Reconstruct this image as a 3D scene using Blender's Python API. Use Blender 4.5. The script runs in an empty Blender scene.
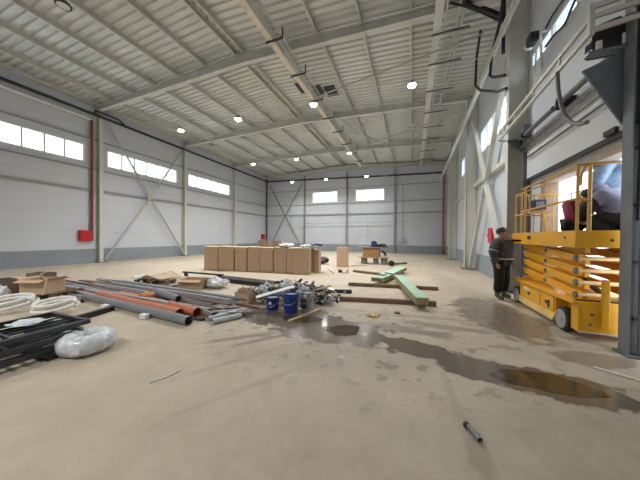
import bpy, bmesh, math, random
from mathutils import Vector, Matrix
random.seed(7)
C = bpy.context.scene.collection
PI = math.pi

# ------------------------------------------------------------------ camera, sky, exposure
F, EYE = 244.88, 1.63
YAW, PITCH, ROLL = .359, .012, .009
_cp, _sp, _cy, _sy = math.cos(PITCH), math.sin(PITCH), math.cos(YAW), math.sin(YAW)
FW = Vector((-_sy*_cp, _cy*_cp, -_sp)); R0 = Vector((_cy, _sy, 0)); U0 = Vector((-_sy*_sp, _cy*_sp, _cp))
RT = math.cos(ROLL)*R0 + math.sin(ROLL)*U0; UP = -math.sin(ROLL)*R0 + math.cos(ROLL)*U0
cam_d = bpy.data.cameras.new('camera'); cam = bpy.data.objects.new('camera', cam_d); C.objects.link(cam)
cam_d.sensor_width = 36; cam_d.lens = 36*F/640; cam_d.clip_start = .05; cam_d.clip_end = 400
m = Matrix((RT, UP, -FW)).transposed().to_4x4(); m.translation = Vector((0, 0, EYE)); cam.matrix_world = m
sc = bpy.context.scene; sc.camera = cam
sc.view_settings.view_transform = 'Standard'; sc.view_settings.look = 'None'
sc.view_settings.gamma = 1; sc.view_settings.use_curve_mapping = False
sc.view_settings.exposure = 0.08
sc.cycles.max_bounces = 8; sc.cycles.diffuse_bounces = 6; sc.cycles.glossy_bounces = 4
sc.cycles.sample_clamp_indirect = 6; sc.cycles.caustics_reflective = False; sc.cycles.caustics_refractive = False

world = bpy.data.worlds.new('overcast_sky'); sc.world = world; world.use_nodes = True
wn = world.node_tree; wn.nodes.clear()
bg = wn.nodes.new('ShaderNodeBackground'); wo = wn.nodes.new('ShaderNodeOutputWorld')
bg.inputs[0].default_value = (.90, .95, 1, 1); bg.inputs[1].default_value = 4.0
wn.links.new(bg.outputs[0], wo.inputs[0])
LAMP_W = 185          # watts of every burning high-bay lamp

def portal(name, loc, rot, sx, sy):
    """marks a window or door opening for the sampler; it gives off nothing itself"""
    l = bpy.data.lights.new(name, 'AREA'); l.shape = 'RECTANGLE'; l.size = sx; l.size_y = sy; l.energy = 1
    l.cycles.is_portal = True
    o = bpy.data.objects.new(name, l); C.objects.link(o); o.location = loc; o.rotation_euler = rot
    return o

# ------------------------------------------------------------------ survey helper
def at(px, py, ax=2, val=0.0):
    """point of the photograph carried onto the plane axis=val (default the floor)"""
    r = FW + RT*((px-320)/F) - UP*((py-240)/F); o = Vector((0, 0, EYE))
    return o + r*((val-o[ax])/r[ax])

# ------------------------------------------------------------------ materials
MATS = {}
def nt(mat): return mat.node_tree.nodes, mat.node_tree.links
def pm(name, col, rough=.55, metal=0, var=.12, scale=6, bump=0, rvar=0, alpha=1, spec=None):
    if name in MATS: return MATS[name]
    mt = bpy.data.materials.new(name); mt.use_nodes = True; n, l = nt(mt)
    b = n['Principled BSDF']; b.inputs['Roughness'].default_value = rough; b.inputs['Metallic'].default_value = metal
    if spec is not None: b.inputs['Specular IOR Level'].default_value = spec
    tc = n.new('ShaderNodeTexCoord'); no = n.new('ShaderNodeTexNoise'); no.inputs['Scale'].default_value = scale
    no.inputs['Detail'].default_value = 4; l.new(tc.outputs['Object'], no.inputs['Vector'])
    cr = n.new('ShaderNodeValToRGB'); cr.color_ramp.elements[0].position = .3; cr.color_ramp.elements[1].position = .7
    cr.color_ramp.elements[0].color = (*[c*(1-var) for c in col], 1); cr.color_ramp.elements[1].color = (*[min(1, c*(1+var)) for c in col], 1)
    l.new(no.outputs['Fac'], cr.inputs['Fac']); l.new(cr.outputs['Color'], b.inputs['Base Color'])
    if bump:
        bp = n.new('ShaderNodeBump'); bp.inputs['Strength'].default_value = bump; bp.inputs['Distance'].default_value = .02
        l.new(no.outputs['Fac'], bp.inputs['Height']); l.new(bp.outputs['Normal'], b.inputs['Normal'])
    if alpha < 1: b.inputs['Alpha'].default_value = alpha
    MATS[name] = mt; return mt
def M_emit(name, col, s):
    mt = bpy.data.materials.new(name); mt.use_nodes = True; n, l = nt(mt); n.clear()
    e = n.new('ShaderNodeEmission'); e.inputs[0].default_value = (*col, 1); e.inputs[1].default_value = s
    o = n.new('ShaderNodeOutputMaterial'); l.new(e.outputs[0], o.inputs[0]); MATS[name] = mt; return mt
def M_glass(name, tint, gl=.08):
    mt = bpy.data.materials.new(name); mt.use_nodes = True; n, l = nt(mt); n.clear()
    t = n.new('ShaderNodeBsdfTransparent'); t.inputs[0].default_value = (*tint, 1)
    g = n.new('ShaderNodeBsdfGlossy'); g.inputs['Roughness'].default_value = .05
    mx = n.new('ShaderNodeMixShader'); mx.inputs[0].default_value = gl
    o = n.new('ShaderNodeOutputMaterial'); l.new(t.outputs[0], mx.inputs[1]); l.new(g.outputs[0], mx.inputs[2]); l.new(mx.outputs[0], o.inputs[0])
    MATS[name] = mt; return mt
def M_panel(name, col, pitch=1.0, off=0.815, axis=2):
    """lined sandwich panel: even colour with thin darker horizontal joints"""
    mt = pm(name, col, .45, 0, .035, .6); n, l = nt(mt); b = n['Principled BSDF']
    src = b.inputs['Base Color'].links[0].from_socket
    tc = n.new('ShaderNodeTexCoord'); sp = n.new('ShaderNodeSeparateXYZ'); l.new(tc.outputs['Object'], sp.inputs[0])
    a = n.new('ShaderNodeMath'); a.operation = 'ADD'; a.inputs[1].default_value = 50*pitch-off; l.new(sp.outputs[axis], a.inputs[0])
    d = n.new('ShaderNodeMath'); d.operation = 'MODULO'; d.inputs[1].default_value = pitch; l.new(a.outputs[0], d.inputs[0])
    c = n.new('ShaderNodeMath'); c.operation = 'LESS_THAN'; c.inputs[1].default_value = .02; l.new(d.outputs[0], c.inputs[0])
    mx = n.new('ShaderNodeMixRGB'); mx.inputs[2].default_value = (*[v*.78 for v in col], 1)
    l.new(c.outputs[0], mx.inputs[0]); l.new(src, mx.inputs[1]); l.new(mx.outputs[0], b.inputs['Base Color'])
    return mt
wall_m = M_panel('white_sandwich_panel', (.60, .64, .705))
plinth_m = pm('grey_plinth_paint', (.27, .31, .35), .6, var=.08, scale=1.5)
deck_m = pm('galvanised_roof_deck', (.64, .67, .65), .42, .15, .08, .8)
steel_m = pm('primed_grey_steel', (.56, .57, .53), .5, 0, .08, 2)
brace_m = pm('pale_grey_steel_paint', (.46, .46, .43), .5, 0, .08, 2)
girt_m = pm('mid_grey_girt_paint', (.33, .33, .31), .5, 0, .08, 2)
col_m = pm('cream_grey_column_paint', (.62, .62, .56), .5, 0, .06, 2)
dark_steel_m = pm('dark_galvanised_steel', (.17, .18, .19), .45, .3, .15, 4)
black_m = pm('black_paint', (.018, .018, .02), .45, 0, .3, 8)
blackpipe_m = pm('black_plastic_pipe', (.02, .021, .022), .4, 0, .2, 5)
white_m = pm('white_paint', (.78, .78, .76), .4, 0, .04, 3)
pvc_m = pm('white_window_frame', (.74, .76, .78), .35, 0, .03, 3)
glass_m = M_glass('clear_window_glass', (.93, .97, 1))
red_m = pm('red_enamel', (.50, .012, .02), .35, 0, .08, 5)
redpipe_m = pm('red_oxide_pipe', (.24, .045, .035), .5, 0, .12, 5)
orange_m = pm('orange_drain_plastic', (.52, .18, .09), .4, 0, .08, 5)
greypipe_m = pm('grey_drain_plastic', (.20, .215, .23), .35, 0, .1, 5)
palepipe_m = pm('pale_grey_conduit', (.46, .48, .51), .35, 0, .08, 6)
brownpipe_m = pm('brown_grey_pipe', (.17, .14, .11), .45, 0, .12, 6)
yellow_m = pm('yellow_lift_paint', (.83, .42, .018), .38, 0, .07, 3)
rail_m = pm('worn_yellow_rail_paint', (.72, .42, .10), .4, 0, .12, 8)
card_m = pm('brown_cardboard', (.54, .385, .26), .8, 0, .07, 3)
card2_m = pm('pale_cardboard', (.52, .40, .28), .8, 0, .12, 5)
wood_m = pm('weathered_timber', (.20, .135, .08), .7, 0, .25, 9)
lightwood_m = pm('fresh_pine', (.50, .38, .23), .7, 0, .15, 9)
green_m = pm('mint_insulation_facing', (.40, .58, .44), .6, 0, .05, 3)
greenside_m = pm('yellowish_insulation_core', (.30, .27, .14), .9, 0, .25, 25)
blue_m = pm('blue_plastic', (.012, .04, .24), .3, 0, .1, 5)
zinc_m = pm('zinc_sheet', (.42, .43, .44), .3, .8, .15, 6)
rubber_m = pm('dark_rubber', (.025, .025, .027), .8, 0, .2, 20)
wheel_m = pm('grey_wheel_rim', (.36, .36, .35), .5, 0, .15, 9)
plastic_wrap_m = pm('clear_wrapping_film', (.68, .73, .77), .18, 0, .22, 16, bump=.5)
hose_m = pm('pale_corrugated_hose', (.76, .76, .73), .5, 0, .08, 12)
bag_m = pm('white_plastic_bag', (.78, .80, .84), .35, 0, .12, 14, bump=.7)
lampglow_m = M_emit('lamp_glow', (1, .97, .90), 45)

def M_floor():  # concrete with damp stains, tracks and one dimly lit area painted in
    mt = bpy.data.materials.new('damp_concrete_floor'); mt.use_nodes = True; n, l = nt(mt); b = n['Principled BSDF']
    tc = n.new('ShaderNodeTexCoord')
    def noise(s, d=5, r=.6):
        x = n.new('ShaderNodeTexNoise'); x.inputs['Scale'].default_value = s; x.inputs['Detail'].default_value = d
        x.inputs['Roughness'].default_value = r; l.new(tc.outputs['Object'], x.inputs['Vector']); return x.outputs['Fac']
    def ramp(src, a, bb, ca, cb):
        r = n.new('ShaderNodeValToRGB'); r.color_ramp.elements[0].position = a; r.color_ramp.elements[1].position = bb
        r.color_ramp.elements[0].color = (*ca, 1); r.color_ramp.elements[1].color = (*cb, 1); l.new(src, r.inputs[0]); return r.outputs[0]
    def mix(f, a, bb, mode='MIX'):
        x = n.new('ShaderNodeMixRGB'); x.blend_type = mode
        for i, v in ((0, f), (1, a), (2, bb)):
            if isinstance(v, (float, int)): x.inputs[i].default_value = v
            elif isinstance(v, tuple): x.inputs[i].default_value = (*v, 1)
            else: l.new(v, x.inputs[i])
        return x.outputs[0]
    def mth(op, a, bb=None, cl=False):
        x = n.new('ShaderNodeMath'); x.operation = op; x.use_clamp = cl
        for i, v in ((0, a), (1, bb)):
            if v is None: continue
            if isinstance(v, (float, int)): x.inputs[i].default_value = v
            else: l.new(v, x.inputs[i])
        return x.outputs[0]
    big = noise(.45); mid = noise(2.2, 6, .65); fine = noise(14, 5, .7); edge = noise(3.2, 6, .62); edge2 = noise(1.1, 3, .5)
    base = ramp(big, .32, .68, (.50, .425, .325), (.60, .525, .42))
    base = mix(ramp(mid, .35, .72, (0, 0, 0), (1, 1, 1)), base, mix(.50, base, (.33, .265, .195)))
    base = mix(.14, base, ramp(fine, .3, .7, (.26, .21, .155), (.60, .53, .44)), 'MIX')
    def patches(lst, soft=.12, k=1.0):
        tot = None
        for cx, cy, rx, ry, a, st in lst:
            mp = n.new('ShaderNodeMapping'); mp.vector_type = 'TEXTURE'
            mp.inputs['Location'].default_value = (cx, cy, 0); mp.inputs['Rotation'].default_value = (0, 0, a); mp.inputs['Scale'].default_value = (rx, ry, 1)
            l.new(tc.outputs['Object'], mp.inputs[0])
            ln = n.new('ShaderNodeVectorMath'); ln.operation = 'LENGTH'; l.new(mp.outputs[0], ln.inputs[0])
            d = mth('ADD', ln.outputs['Value'], mth('MULTIPLY', mth('SUBTRACT', edge, .5), 1.5*k))
            d = mth('ADD', d, mth('MULTIPLY', mth('SUBTRACT', edge2, .5), .8*k))
            mr = n.new('ShaderNodeMapRange'); mr.interpolation_type = 'SMOOTHSTEP'
            mr.inputs['From Min'].default_value = 1+soft; mr.inputs['From Max'].default_value = 1-soft; mr.inputs['To Max'].default_value = st
            l.new(d, mr.inputs['Value']); tot = mr.outputs[0] if tot is None else mth('MAXIMUM', tot, mr.outputs[0])
        return tot
    wet = patches([(-1.35, 4.10, 1.2, .66, -.12, .9), (-2.4, 4.5, 1.15, .55, .1, 1), (.10, 3.88, .75, .27, -.30, .95), (.75, 3.60, .5, .32, -.2, 1), (1.45, 3.48, .66, .36, .0, 1), (-3.4, 4.6, .7, .45, 0, .6),
                   (1.75, 6.2, .75, 1.5, .1, .75), (-.2, 4.6, .9, .16, -.1, .55), (.7, 5.0, .8, .13, 0, .5), (-1.8, 5.3, 1.0, .2, .1, .5), (2.3, 4.4, .5, .25, .2, .6), (-.3, 5.4, 1.6, .1, .1, .35)])
    tracks = patches([(-1.95, 2.9, 1.1, .06, 1.0, .35), (-1.45, 2.5, 1.5, .05, 1.02, .3), (-2.5, 3.3, .6, .07, .75, .9), (-2.15, 3.35, .5, .06, .9, .9), (.42, 2.7, .05, 1.2, .08, .3), (.50, 2.12, .09, .22, .1, .55), (1.4, 9.5, .5, 3.5, .15, .3), (-1.5, 1.6, 3, .5, .2, .12), (2.1, 2.2, 1.5, 1.3, .3, .38), (.9, 5.2, 1.6, 1.2, 0, .22), (-.9, 3.2, 1.6, .35, .3, .25), (2.0, 5.6, .9, 1.6, 0, .4)], .5, .7)  # tracks and dirt, plus a broad soft patch painting the near right dimmer
    reg = patches([(-1.2, 4.1, 2.6, 1.5, -.1, 1), (1.2, 6.5, 1.4, 2.6, .1, .8)], .5, .5)
    spots = n.new('ShaderNodeMapRange'); spots.interpolation_type = 'SMOOTHSTEP'; spots.inputs['From Min'].default_value = .565; spots.inputs['From Max'].default_value = .62
    l.new(noise(4.2, 5, .55), spots.inputs['Value']); wet = mth('MAXIMUM', wet, mth('MULTIPLY', mth('MULTIPLY', reg, spots.outputs[0]), .75))
    col = mix(tracks, base, mix(.75, base, (.17, .135, .105)))
    col = mix(wet, col, mix(.90, col, (.120, .096, .074)))
    l.new(col, b.inputs['Base Color'])
    rg = mth('SUBTRACT', .72, mth('MULTIPLY', wet, .60)); rg = mth('ADD', rg, mth('MULTIPLY', mth('SUBTRACT', mid, .5), .25))
    l.new(rg, b.inputs['Roughness'])
    bp = n.new('ShaderNodeBump'); bp.inputs['Distance'].default_value = .01; l.new(fine, bp.inputs['Height'])
    l.new(mth('SUBTRACT', .35, mth('MULTIPLY', wet, .3)), bp.inputs['Strength']); l.new(bp.outputs[0], b.inputs['Normal'])
    return mt
floor_m = M_floor()
snow_m = pm('trodden_snow', (.8, .82, .85), .8, 0, .05, 2)

# ------------------------------------------------------------------ mesh helpers
class MB:
    def __init__(s): s.bm = bmesh.new(); s.mi = 0
    def _tag(s, fs):
        for f in fs: f.material_index = s.mi
    def hexa(s, p):
        v = [s.bm.verts.new(q) for q in p]
        s._tag([s.bm.faces.new([v[i] for i in f]) for f in ((0,3,2,1),(4,5,6,7),(0,1,5,4),(1,2,6,5),(2,3,7,6),(3,0,4,7))]); return s
    def box(s, x0, x1, y0, y1, z0, z1, M=None):
        p = [Vector(q) for q in ((x0,y0,z0),(x1,y0,z0),(x1,y1,z0),(x0,y1,z0),(x0,y0,z1),(x1,y0,z1),(x1,y1,z1),(x0,y1,z1))]
        if M: p = [M @ q for q in p]
        return s.hexa(p)
    def bar(s, a, b, w, h=None, up=(0,0,1)):
        a, b = Vector(a), Vector(b); h = h or w; d = (b-a).normalized(); u = Vector(up)
        if abs(d.dot(u)) > .98: u = Vector((0,1,0)) if abs(d.y) < .9 else Vector((1,0,0))
        r = d.cross(u).normalized(); u = r.cross(d).normalized(); r *= w/2; u *= h/2
        return s.hexa([a-r-u, a+r-u, b+r-u, b-r-u, a-r+u, a+r+u, b+r+u, b-r+u])
    def tube(s, pts, r, n=12, cap=True, closed=False):
        pts = [Vector(p) for p in pts]; rs = r if isinstance(r, (list, tuple)) else [r]*len(pts); rings = []; ref = None; N = len(pts)
        for i, p in enumerate(pts):
            if closed: d = (pts[(i+1) % N]-pts[i-1]).normalized()
            else: d = (pts[min(i+1, N-1)]-pts[max(i-1, 0)]).normalized()
            if ref is None:
                ref = Vector((0,0,1)) if abs(d.z) < .9 else Vector((1,0,0))
            a = (ref - d*ref.dot(d)).normalized(); b = d.cross(a); ref = a
            rings.append([s.bm.verts.new(p + (a*math.cos(2*PI*k/n)+b*math.sin(2*PI*k/n))*rs[i]) for k in range(n)])
        R = range(N if closed else N-1)
        for i in R:
            A, B = rings[i], rings[(i+1) % N]
            s._tag([s.bm.faces.new((A[k], A[(k+1) % n], B[(k+1) % n], B[k])) for k in range(n)])
        if cap and not closed: s._tag([s.bm.faces.new(rings[0][::-1]), s.bm.faces.new(rings[-1])])
        return s
    def pipe(s, a, b, r, n=14, wall=.008):
        """hollow straight pipe with open ends"""
        a, b = Vector(a), Vector(b); d = (b-a).normalized(); ref = Vector((0,0,1)) if abs(d.z) < .9 else Vector((1,0,0))
        u = (ref-d*ref.dot(d)).normalized(); w = d.cross(u); rings = []
        for p, rr in ((a, r), (b, r), (b, r-wall), (a, r-wall)):
            rings.append([s.bm.verts.new(p+(u*math.cos(2*PI*k/n)+w*math.sin(2*PI*k/n))*rr) for k in range(n)])
        for i in range(4):
            A, B = rings[i], rings[(i+1) % 4]
            s._tag([s.bm.faces.new((A[k], A[(k+1) % n], B[(k+1) % n], B[k])) for k in range(n)])
        return s
    def lathe(s, prof, c, axis=(0,0,1), n=20):
        c = Vector(c); d = Vector(axis).normalized(); ref = Vector((0,0,1)) if abs(d.z) < .9 else Vector((1,0,0))
        u = (ref-d*ref.dot(d)).normalized(); w = d.cross(u); rings = []
        for r, h in prof: rings.append([s.bm.verts.new(c+d*h+(u*math.cos(2*PI*k/n)+w*math.sin(2*PI*k/n))*max(r, 1e-4)) for k in range(n)])
        for A, B in zip(rings, rings[1:]): s._tag([s.bm.faces.new((A[k], A[(k+1) % n], B[(k+1) % n], B[k])) for k in range(n)])
        s._tag([s.bm.faces.new(rings[0][::-1]), s.bm.faces.new(rings[-1])]); return s
    def poly(s, pts, thick=None, d=(0,0,1)):
        d = Vector(d); a = [s.bm.verts.new(Vector(p)) for p in pts]
        if not thick: s._tag([s.bm.faces.new(a)]); return s
        b = [s.bm.verts.new(Vector(p)+d*thick) for p in pts]; N = len(a)
        s._tag([s.bm.faces.new(a[::-1]), s.bm.faces.new(b)]+[s.bm.faces.new((a[i], a[(i+1) % N], b[(i+1) % N], b[i])) for i in range(N)]); return s
    def ibeam(s, a, b, w, h, t=.02, up=(0,0,1)):
        a, b = Vector(a), Vector(b); d = (b-a).normalized(); u = Vector(up); r = d.cross(u).normalized(); u = r.cross(d).normalized()
        s.bar(a+u*(h/2-t/2), b+u*(h/2-t/2), w, t, up); s.bar(a-u*(h/2-t/2), b-u*(h/2-t/2), w, t, up); s.bar(a, b, t, h-2*t, up); return s
    def build(s, name, mats, parent=None, smooth=False, bevel=0):
        bmesh.ops.recalc_face_normals(s.bm, faces=s.bm.faces)
        me = bpy.data.meshes.new(name); s.bm.to_mesh(me); s.bm.free()
        return link_mesh(name, me, mats, parent, smooth, bevel)
def link_mesh(name, me, mats, parent=None, smooth=False, bevel=0):
    for x in (mats if isinstance(mats, (list, tuple)) else [mats]): me.materials.append(x)
    o = bpy.data.objects.new(name, me); C.objects.link(o)
    if parent is not None:
        o.parent = parent; root = parent
        M = Matrix.Identity(4)
        while root is not None: M = root.matrix_basis @ M; root = root.parent
        me.transform(M.inverted())
    else:
        v = [q.co for q in me.vertices]; x0, x1 = min(q.x for q in v), max(q.x for q in v); y0, y1 = min(q.y for q in v), max(q.y for q in v)
        b = Vector(((x0+x1)/2, (y0+y1)/2, min(q.z for q in v)))
        if KEEP[0] is False: me.transform(Matrix.Translation(-b)); o.location = b
    if smooth:
        for p in me.polygons: p.use_smooth = True
        try: me.set_sharp_from_angle(angle=math.radians(40))
        except Exception: pass
    if bevel:
        md = o.modifiers.new('bevel', 'BEVEL'); md.width = bevel; md.segments = 2; md.limit_method = 'ANGLE'
    return o
KEEP = [False]
def tag(o, label, cat, group=None, kind=None):
    o['label'] = label; o['category'] = cat
    if group: o['group'] = group
    if kind: o['kind'] = kind
    return o
def thing(name, label, cat, loc, rz=0, group=None):
    o = bpy.data.objects.new(name, None); C.objects.link(o); o.location = loc; o.rotation_euler = (0, 0, rz); o.empty_display_size = .1
    return tag(o, label, cat, group)
def struct(name, mb, mt, parent=None):
    KEEP[0] = True; o = mb.build(name, mt, parent); KEEP[0] = False
    if parent is None: o['kind'] = 'structure'
    return o
ORD = ['first', 'second', 'third', 'fourth', 'fifth', 'sixth', 'seventh', 'eighth', 'ninth', 'tenth', 'eleventh', 'twelfth']

# ------------------------------------------------------------------ the hall
XL, XR, YB, YF = -17.64, 3.15, 27.19, -8.8
EAVE, RIDGE, RX = 9.40, 9.92, -7.25
def roofz(x): return EAVE + (RIDGE-EAVE)*(1-abs(x-RX)/10.4)

struct('floor', MB().box(XL-.3, XR+.25, YF-.3, YB+.3, -.3, 0), floor_m)
struct('ground_outside', MB().box(XR+.25, 60, -40, 60, -.32, -.02), snow_m)

def wall_with_holes(fixed, t, a0, a1, z1, holes, along='Y'):
    """boxes around rectangular holes (a0,a1,z0,z1)"""
    mb = MB()
    def bx(p, q, za, zb):
        if q-p < 1e-4 or zb-za < 1e-4: return
        if along == 'Y': mb.box(min(fixed, fixed+t), max(fixed, fixed+t), p, q, za, zb)
        else: mb.box(p, q, min(fixed, fixed+t), max(fixed, fixed+t), za, zb)
    cur = a0
    for h0, h1, w0, w1 in sorted(holes):
        bx(cur, h0, 0, z1); bx(h0, h1, 0, w0); bx(h0, h1, w1, z1); cur = h1
    bx(cur, a1, 0, z1); return mb
WZ0, WZ1 = 5.80, 6.88
LW = [(-8.4, -3.6), (-2.4, 2.4), (3.6, 8.47), (9.52, 14.38), (15.38, 20.42)]
struct('wall_left', wall_with_holes(XL, -.2, YF, YB, 9.9, [(a, b, WZ0, WZ1) for a, b in LW]), wall_m)
BWN = [(-11.25, -8.08), (-6.0, -2.82)]
struct('wall_back', wall_with_holes(YB, .2, XL-.2, XR+.2, 10.1, [(a, b, 5.68, 6.98) for a, b in BWN], 'X'), wall_m)
RWN = [(9.7, 14.4), (15.9, 19.3)]
DY0, DY1, DZ = 4.45, 8.05, 3.20
def right_wall():
    mb = MB(); b = lambda p, q, za, zb: mb.box(XR, XR+.22, p, q, za, zb)
    b(YF, DY0, 0, 6.45); b(DY0, DY1, DZ, 6.45); b(DY1, 9.7, 0, 6.45); b(YF, 3.6, 6.45, 9.9); b(3.6, 8.8, 6.93, 9.9); b(8.8, 9.7, 6.45, 9.9)
    b(9.7, YB, 0, 5.75); cur = 9.7
    for p, q in RWN: b(cur, p, 5.75, 9.9) if p > cur else None; b(p, q, 6.97, 9.9); cur = q
    b(cur, YB, 5.75, 9.9); return mb
mbR = wall_with_holes(XR, .22, YF, YB, 9.9, [(DY0, DY1, 0, DZ)] + [(a, b, 5.75, 6.97) for a, b in RWN])
mbR.bm.free(); mbR = right_wall()
struct('wall_right', mbR, wall_m)
struct('wall_front', MB().box(XL-.2, XR+.2, YF-.2, YF, 0, 10.1), wall_m)
struct('baseboard_left', MB().box(XL, XL+.03, YF, YB, 0, .815), plinth_m)
struct('baseboard_back', MB().box(XL+.03, XR, YB-.03, YB, 0, .815), plinth_m)
struct('baseboard_right', MB().box(XR-.03, XR, 9.15, YB-.03, 0, .86), plinth_m)
struct('baseboard_near_door', MB().box(XR-.03, XR, YF, DY0-.1, 0, .86), plinth_m)

wi = [0]
def window(axis, fixed, a0, a1, z0, z1, n, outward):
    wi[0] += 1; fr = MB(); T = .09; c = fixed + outward*.06
    def bx(mb, p, q, za, zb, d0=-.05, d1=.05):
        if axis == 'Y': mb.box(c+d0, c+d1, p, q, za, zb)
        else: mb.box(p, q, c+d0, c+d1, za, zb)
    bx(fr, a0, a1, z0, z0+T); bx(fr, a0, a1, z1-T, z1); bx(fr, a0, a0+T, z0+T, z1-T); bx(fr, a1-T, a1, z0+T, z1-T)
    root = struct('window_%d' % wi[0], fr, pvc_m)
    w = (a1-a0-2*T)/n
    for k in range(1, n):
        mb = MB(); p = a0+T+k*w; bx(mb, p-.035, p+.035, z0+T, z1-T, -.04, .04); mb.build('mullion', pvc_m, root)
    for k in range(n):
        mb = MB(); bx(mb, a0+T+k*w+(.035 if k else 0), a0+T+(k+1)*w-(.035 if k < n-1 else 0), z0+T, z1-T, -.005, .005); mb.build('pane', glass_m, root)
    mid, L, Hh = (a0+a1)/2, a1-a0, z1-z0
    o2 = .3*outward
    if axis == 'Y': portal('window_daylight', (fixed+o2, mid, (z0+z1)/2), (0, (PI/2 if outward < 0 else -PI/2)*-1, 0), Hh, L)
    else: portal('window_daylight', (mid, fixed+o2, (z0+z1)/2), (-PI/2, 0, 0), L, Hh)
for a, b in LW: window('Y', XL, a, b, WZ0, WZ1, 6, -1)
for a, b in BWN: window('X', YB, a, b, 5.68, 6.98, 4, 1)
for a, b in RWN: window('Y', XR, a, b, 5.75, 6.97, 5, 1)
window('Y', XR, 3.6, 8.8, 6.45, 6.93, 5, 1)
portal('door_daylight', (XR+.35, (DY0+DY1)/2, DZ/2), (0, PI/2, 0), DZ, DY1-DY0)

# roof deck: trapezoidal sheet, ribs running across the hall
mb = MB(); y = YF-.1; prof = []
while y < YB+.15:
    prof += [(y, .0), (y+.13, .0), (y+.165, .07), (y+.265, .07)]; y += .30
prof.append((y, 0))
for x0, x1 in ((XL-.15, RX), (RX, XR+.15)):
    A = [mb.bm.verts.new((x0, p, roofz(x0)+h)) for p, h in prof]; B = [mb.bm.verts.new((x1, p, roofz(x1)+h)) for p, h in prof]
    for i in range(len(prof)-1): mb.bm.faces.new((A[i], A[i+1], B[i+1], B[i]))
struct('ceiling', mb, deck_m)
struct('roof_cover', MB().hexa([(XL-.3,YF-.3,EAVE+.15),(RX,YF-.3,RIDGE+.12),(RX,YB+.3,RIDGE+.12),(XL-.3,YB+.3,EAVE+.15),(XL-.3,YF-.3,EAVE+.4),(RX,YF-.3,RIDGE+.4),(RX,YB+.3,RIDGE+.4),(XL-.3,YB+.3,EAVE+.4)])
       .hexa([(RX,YF-.3,RIDGE+.12),(XR+.3,YF-.3,EAVE+.15),(XR+.3,YB+.3,EAVE+.15),(RX,YB+.3,RIDGE+.12),(RX,YF-.3,RIDGE+.4),(XR+.3,YF-.3,EAVE+.4),(XR+.3,YB+.3,EAVE+.4),(RX,YB+.3,RIDGE+.4)]), deck_m)

# rafters
where = {-3: 'behind the viewer', 3: 'over the pallets and lamps nearest the viewer', 9: 'crossing above the first lamp row', 15: 'between the first and second lamp rows', 21: 'between the second and third lamp rows', 26.9: 'tight against the back wall'}
for Y in (3, 9, 15, 21, 26.9):
    mb = MB()
    for x0, x1 in ((XL+.05, RX), (RX, XR-.02)):
        zb = lambda x: 8.93+.31*(1-abs(x-RX)/10.4)
        for wy, za, zc in ((.10, lambda x: zb(x), lambda x: zb(x)+.022), (.10, lambda x: roofz(x)-.247, lambda x: roofz(x)-.225), (.008, lambda x: zb(x)+.022, lambda x: roofz(x)-.247)):
            mb.hexa([(x0, Y-wy, za(x0)), (x1, Y-wy, za(x1)), (x1, Y+wy, za(x1)), (x0, Y+wy, za(x0)), (x0, Y-wy, zc(x0)), (x1, Y-wy, zc(x1)), (x1, Y+wy, zc(x1)), (x0, Y+wy, zc(x0))])
    t = mb.build('roof_beam', steel_m); tag(t, 'grey steel I-section roof beam '+where[Y], 'roof beam', 'roof beams across the hall')
# purlins
offs = [.2, 1.95, 3.7, 5.4, 7.1, 8.8, 10.2]
for sgn, side in ((-1, 'left'), (1, 'right')):
    for k, d in enumerate(offs):
        x = RX+sgn*d; x = min(x, XR-.1); z = roofz(x)-.115
        mb = MB().box(x-.035, x+.035, YF, YB-.02, z+.09, z+.105).box(x-.035, x+.035, YF, YB-.02, z-.11, z-.095).box(x-.035, x-.02, YF, YB-.02, z-.095, z+.09)
        tag(mb.build('purlin', steel_m), 'thin steel purlin under the roof deck, %s to the %s of the ridge' % (ORD[k], side), 'purlin', 'purlins under the deck')

# columns
def column(x, y, z1, label, inward, depth=.3, w=.2, mt=col_m, name='steel_column', axis='X'):
    t = thing(name, label, 'column', (x, y, 0), 0, 'wall columns')
    mb = MB()
    if axis == 'X':
        a = x; b = x+inward*depth
        mb.box(min(a, a+inward*.016), max(a, a+inward*.016), y-w/2, y+w/2, .03, z1); mb.box(min(b, b-inward*.016), max(b, b-inward*.016), y-w/2, y+w/2, .03, z1)
        mb.box(min(a+inward*.016, b-inward*.016), max(a+inward*.016, b-inward*.016), y-.008, y+.008, .03, z1)
        mb.build('shaft', mt, t); q = MB().box(min(a, b+inward*.12), max(a, b+inward*.12), y-w/2-.14, y+w/2+.14, 0, .03)
    else:
        a = y; b = y-depth
        mb.box(x-w/2, x+w/2, b, b+.016, .03, z1).box(x-w/2, x+w/2, a-.016, a, .03, z1).box(x-.008, x+.008, b+.016, a-.016, .03, z1)
        mb.build('shaft', mt, t); q = MB().box(x-w/2-.12, x+w/2+.12, b-.1, a, 0, .03)
    pl = q.build('base_plate', dark_steel_m, t)
    for dx in (-.13, .13):
        cx_ = (x+inward*(depth+.06)) if axis == 'X' else x+dx
        cy_ = y+dx*1.3 if axis == 'X' else y-depth-.05
        MB().lathe([(.018, 0), (.018, .06), (.008, .065)], (cx_, cy_, .03), n=8).build('anchor_bolt', dark_steel_m, pl)
    return t
for Y, lb in ((3, 'nearest the viewer'), (9.12, 'beside the red pipe and fire cabinet'), (14.95, 'at the far end of the cross brace'), (20.95, 'fourth along, past the last left window')):
    column(XL+.02, Y, 8.92, 'pale steel column on the left wall '+lb, 1, .25)
for Y, lb in ((15, 'at the foot of the cross brace'), (21, 'between the cross brace and the far corner')):
    column(XR-.02, Y, 8.92, 'broad cream steel column on the right wall '+lb, -1, .5, .3)
column(XR-.02, 9.02, 8.92, 'broad cream steel column beside the big door, behind the worker', -1, .46, .24)
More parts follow.
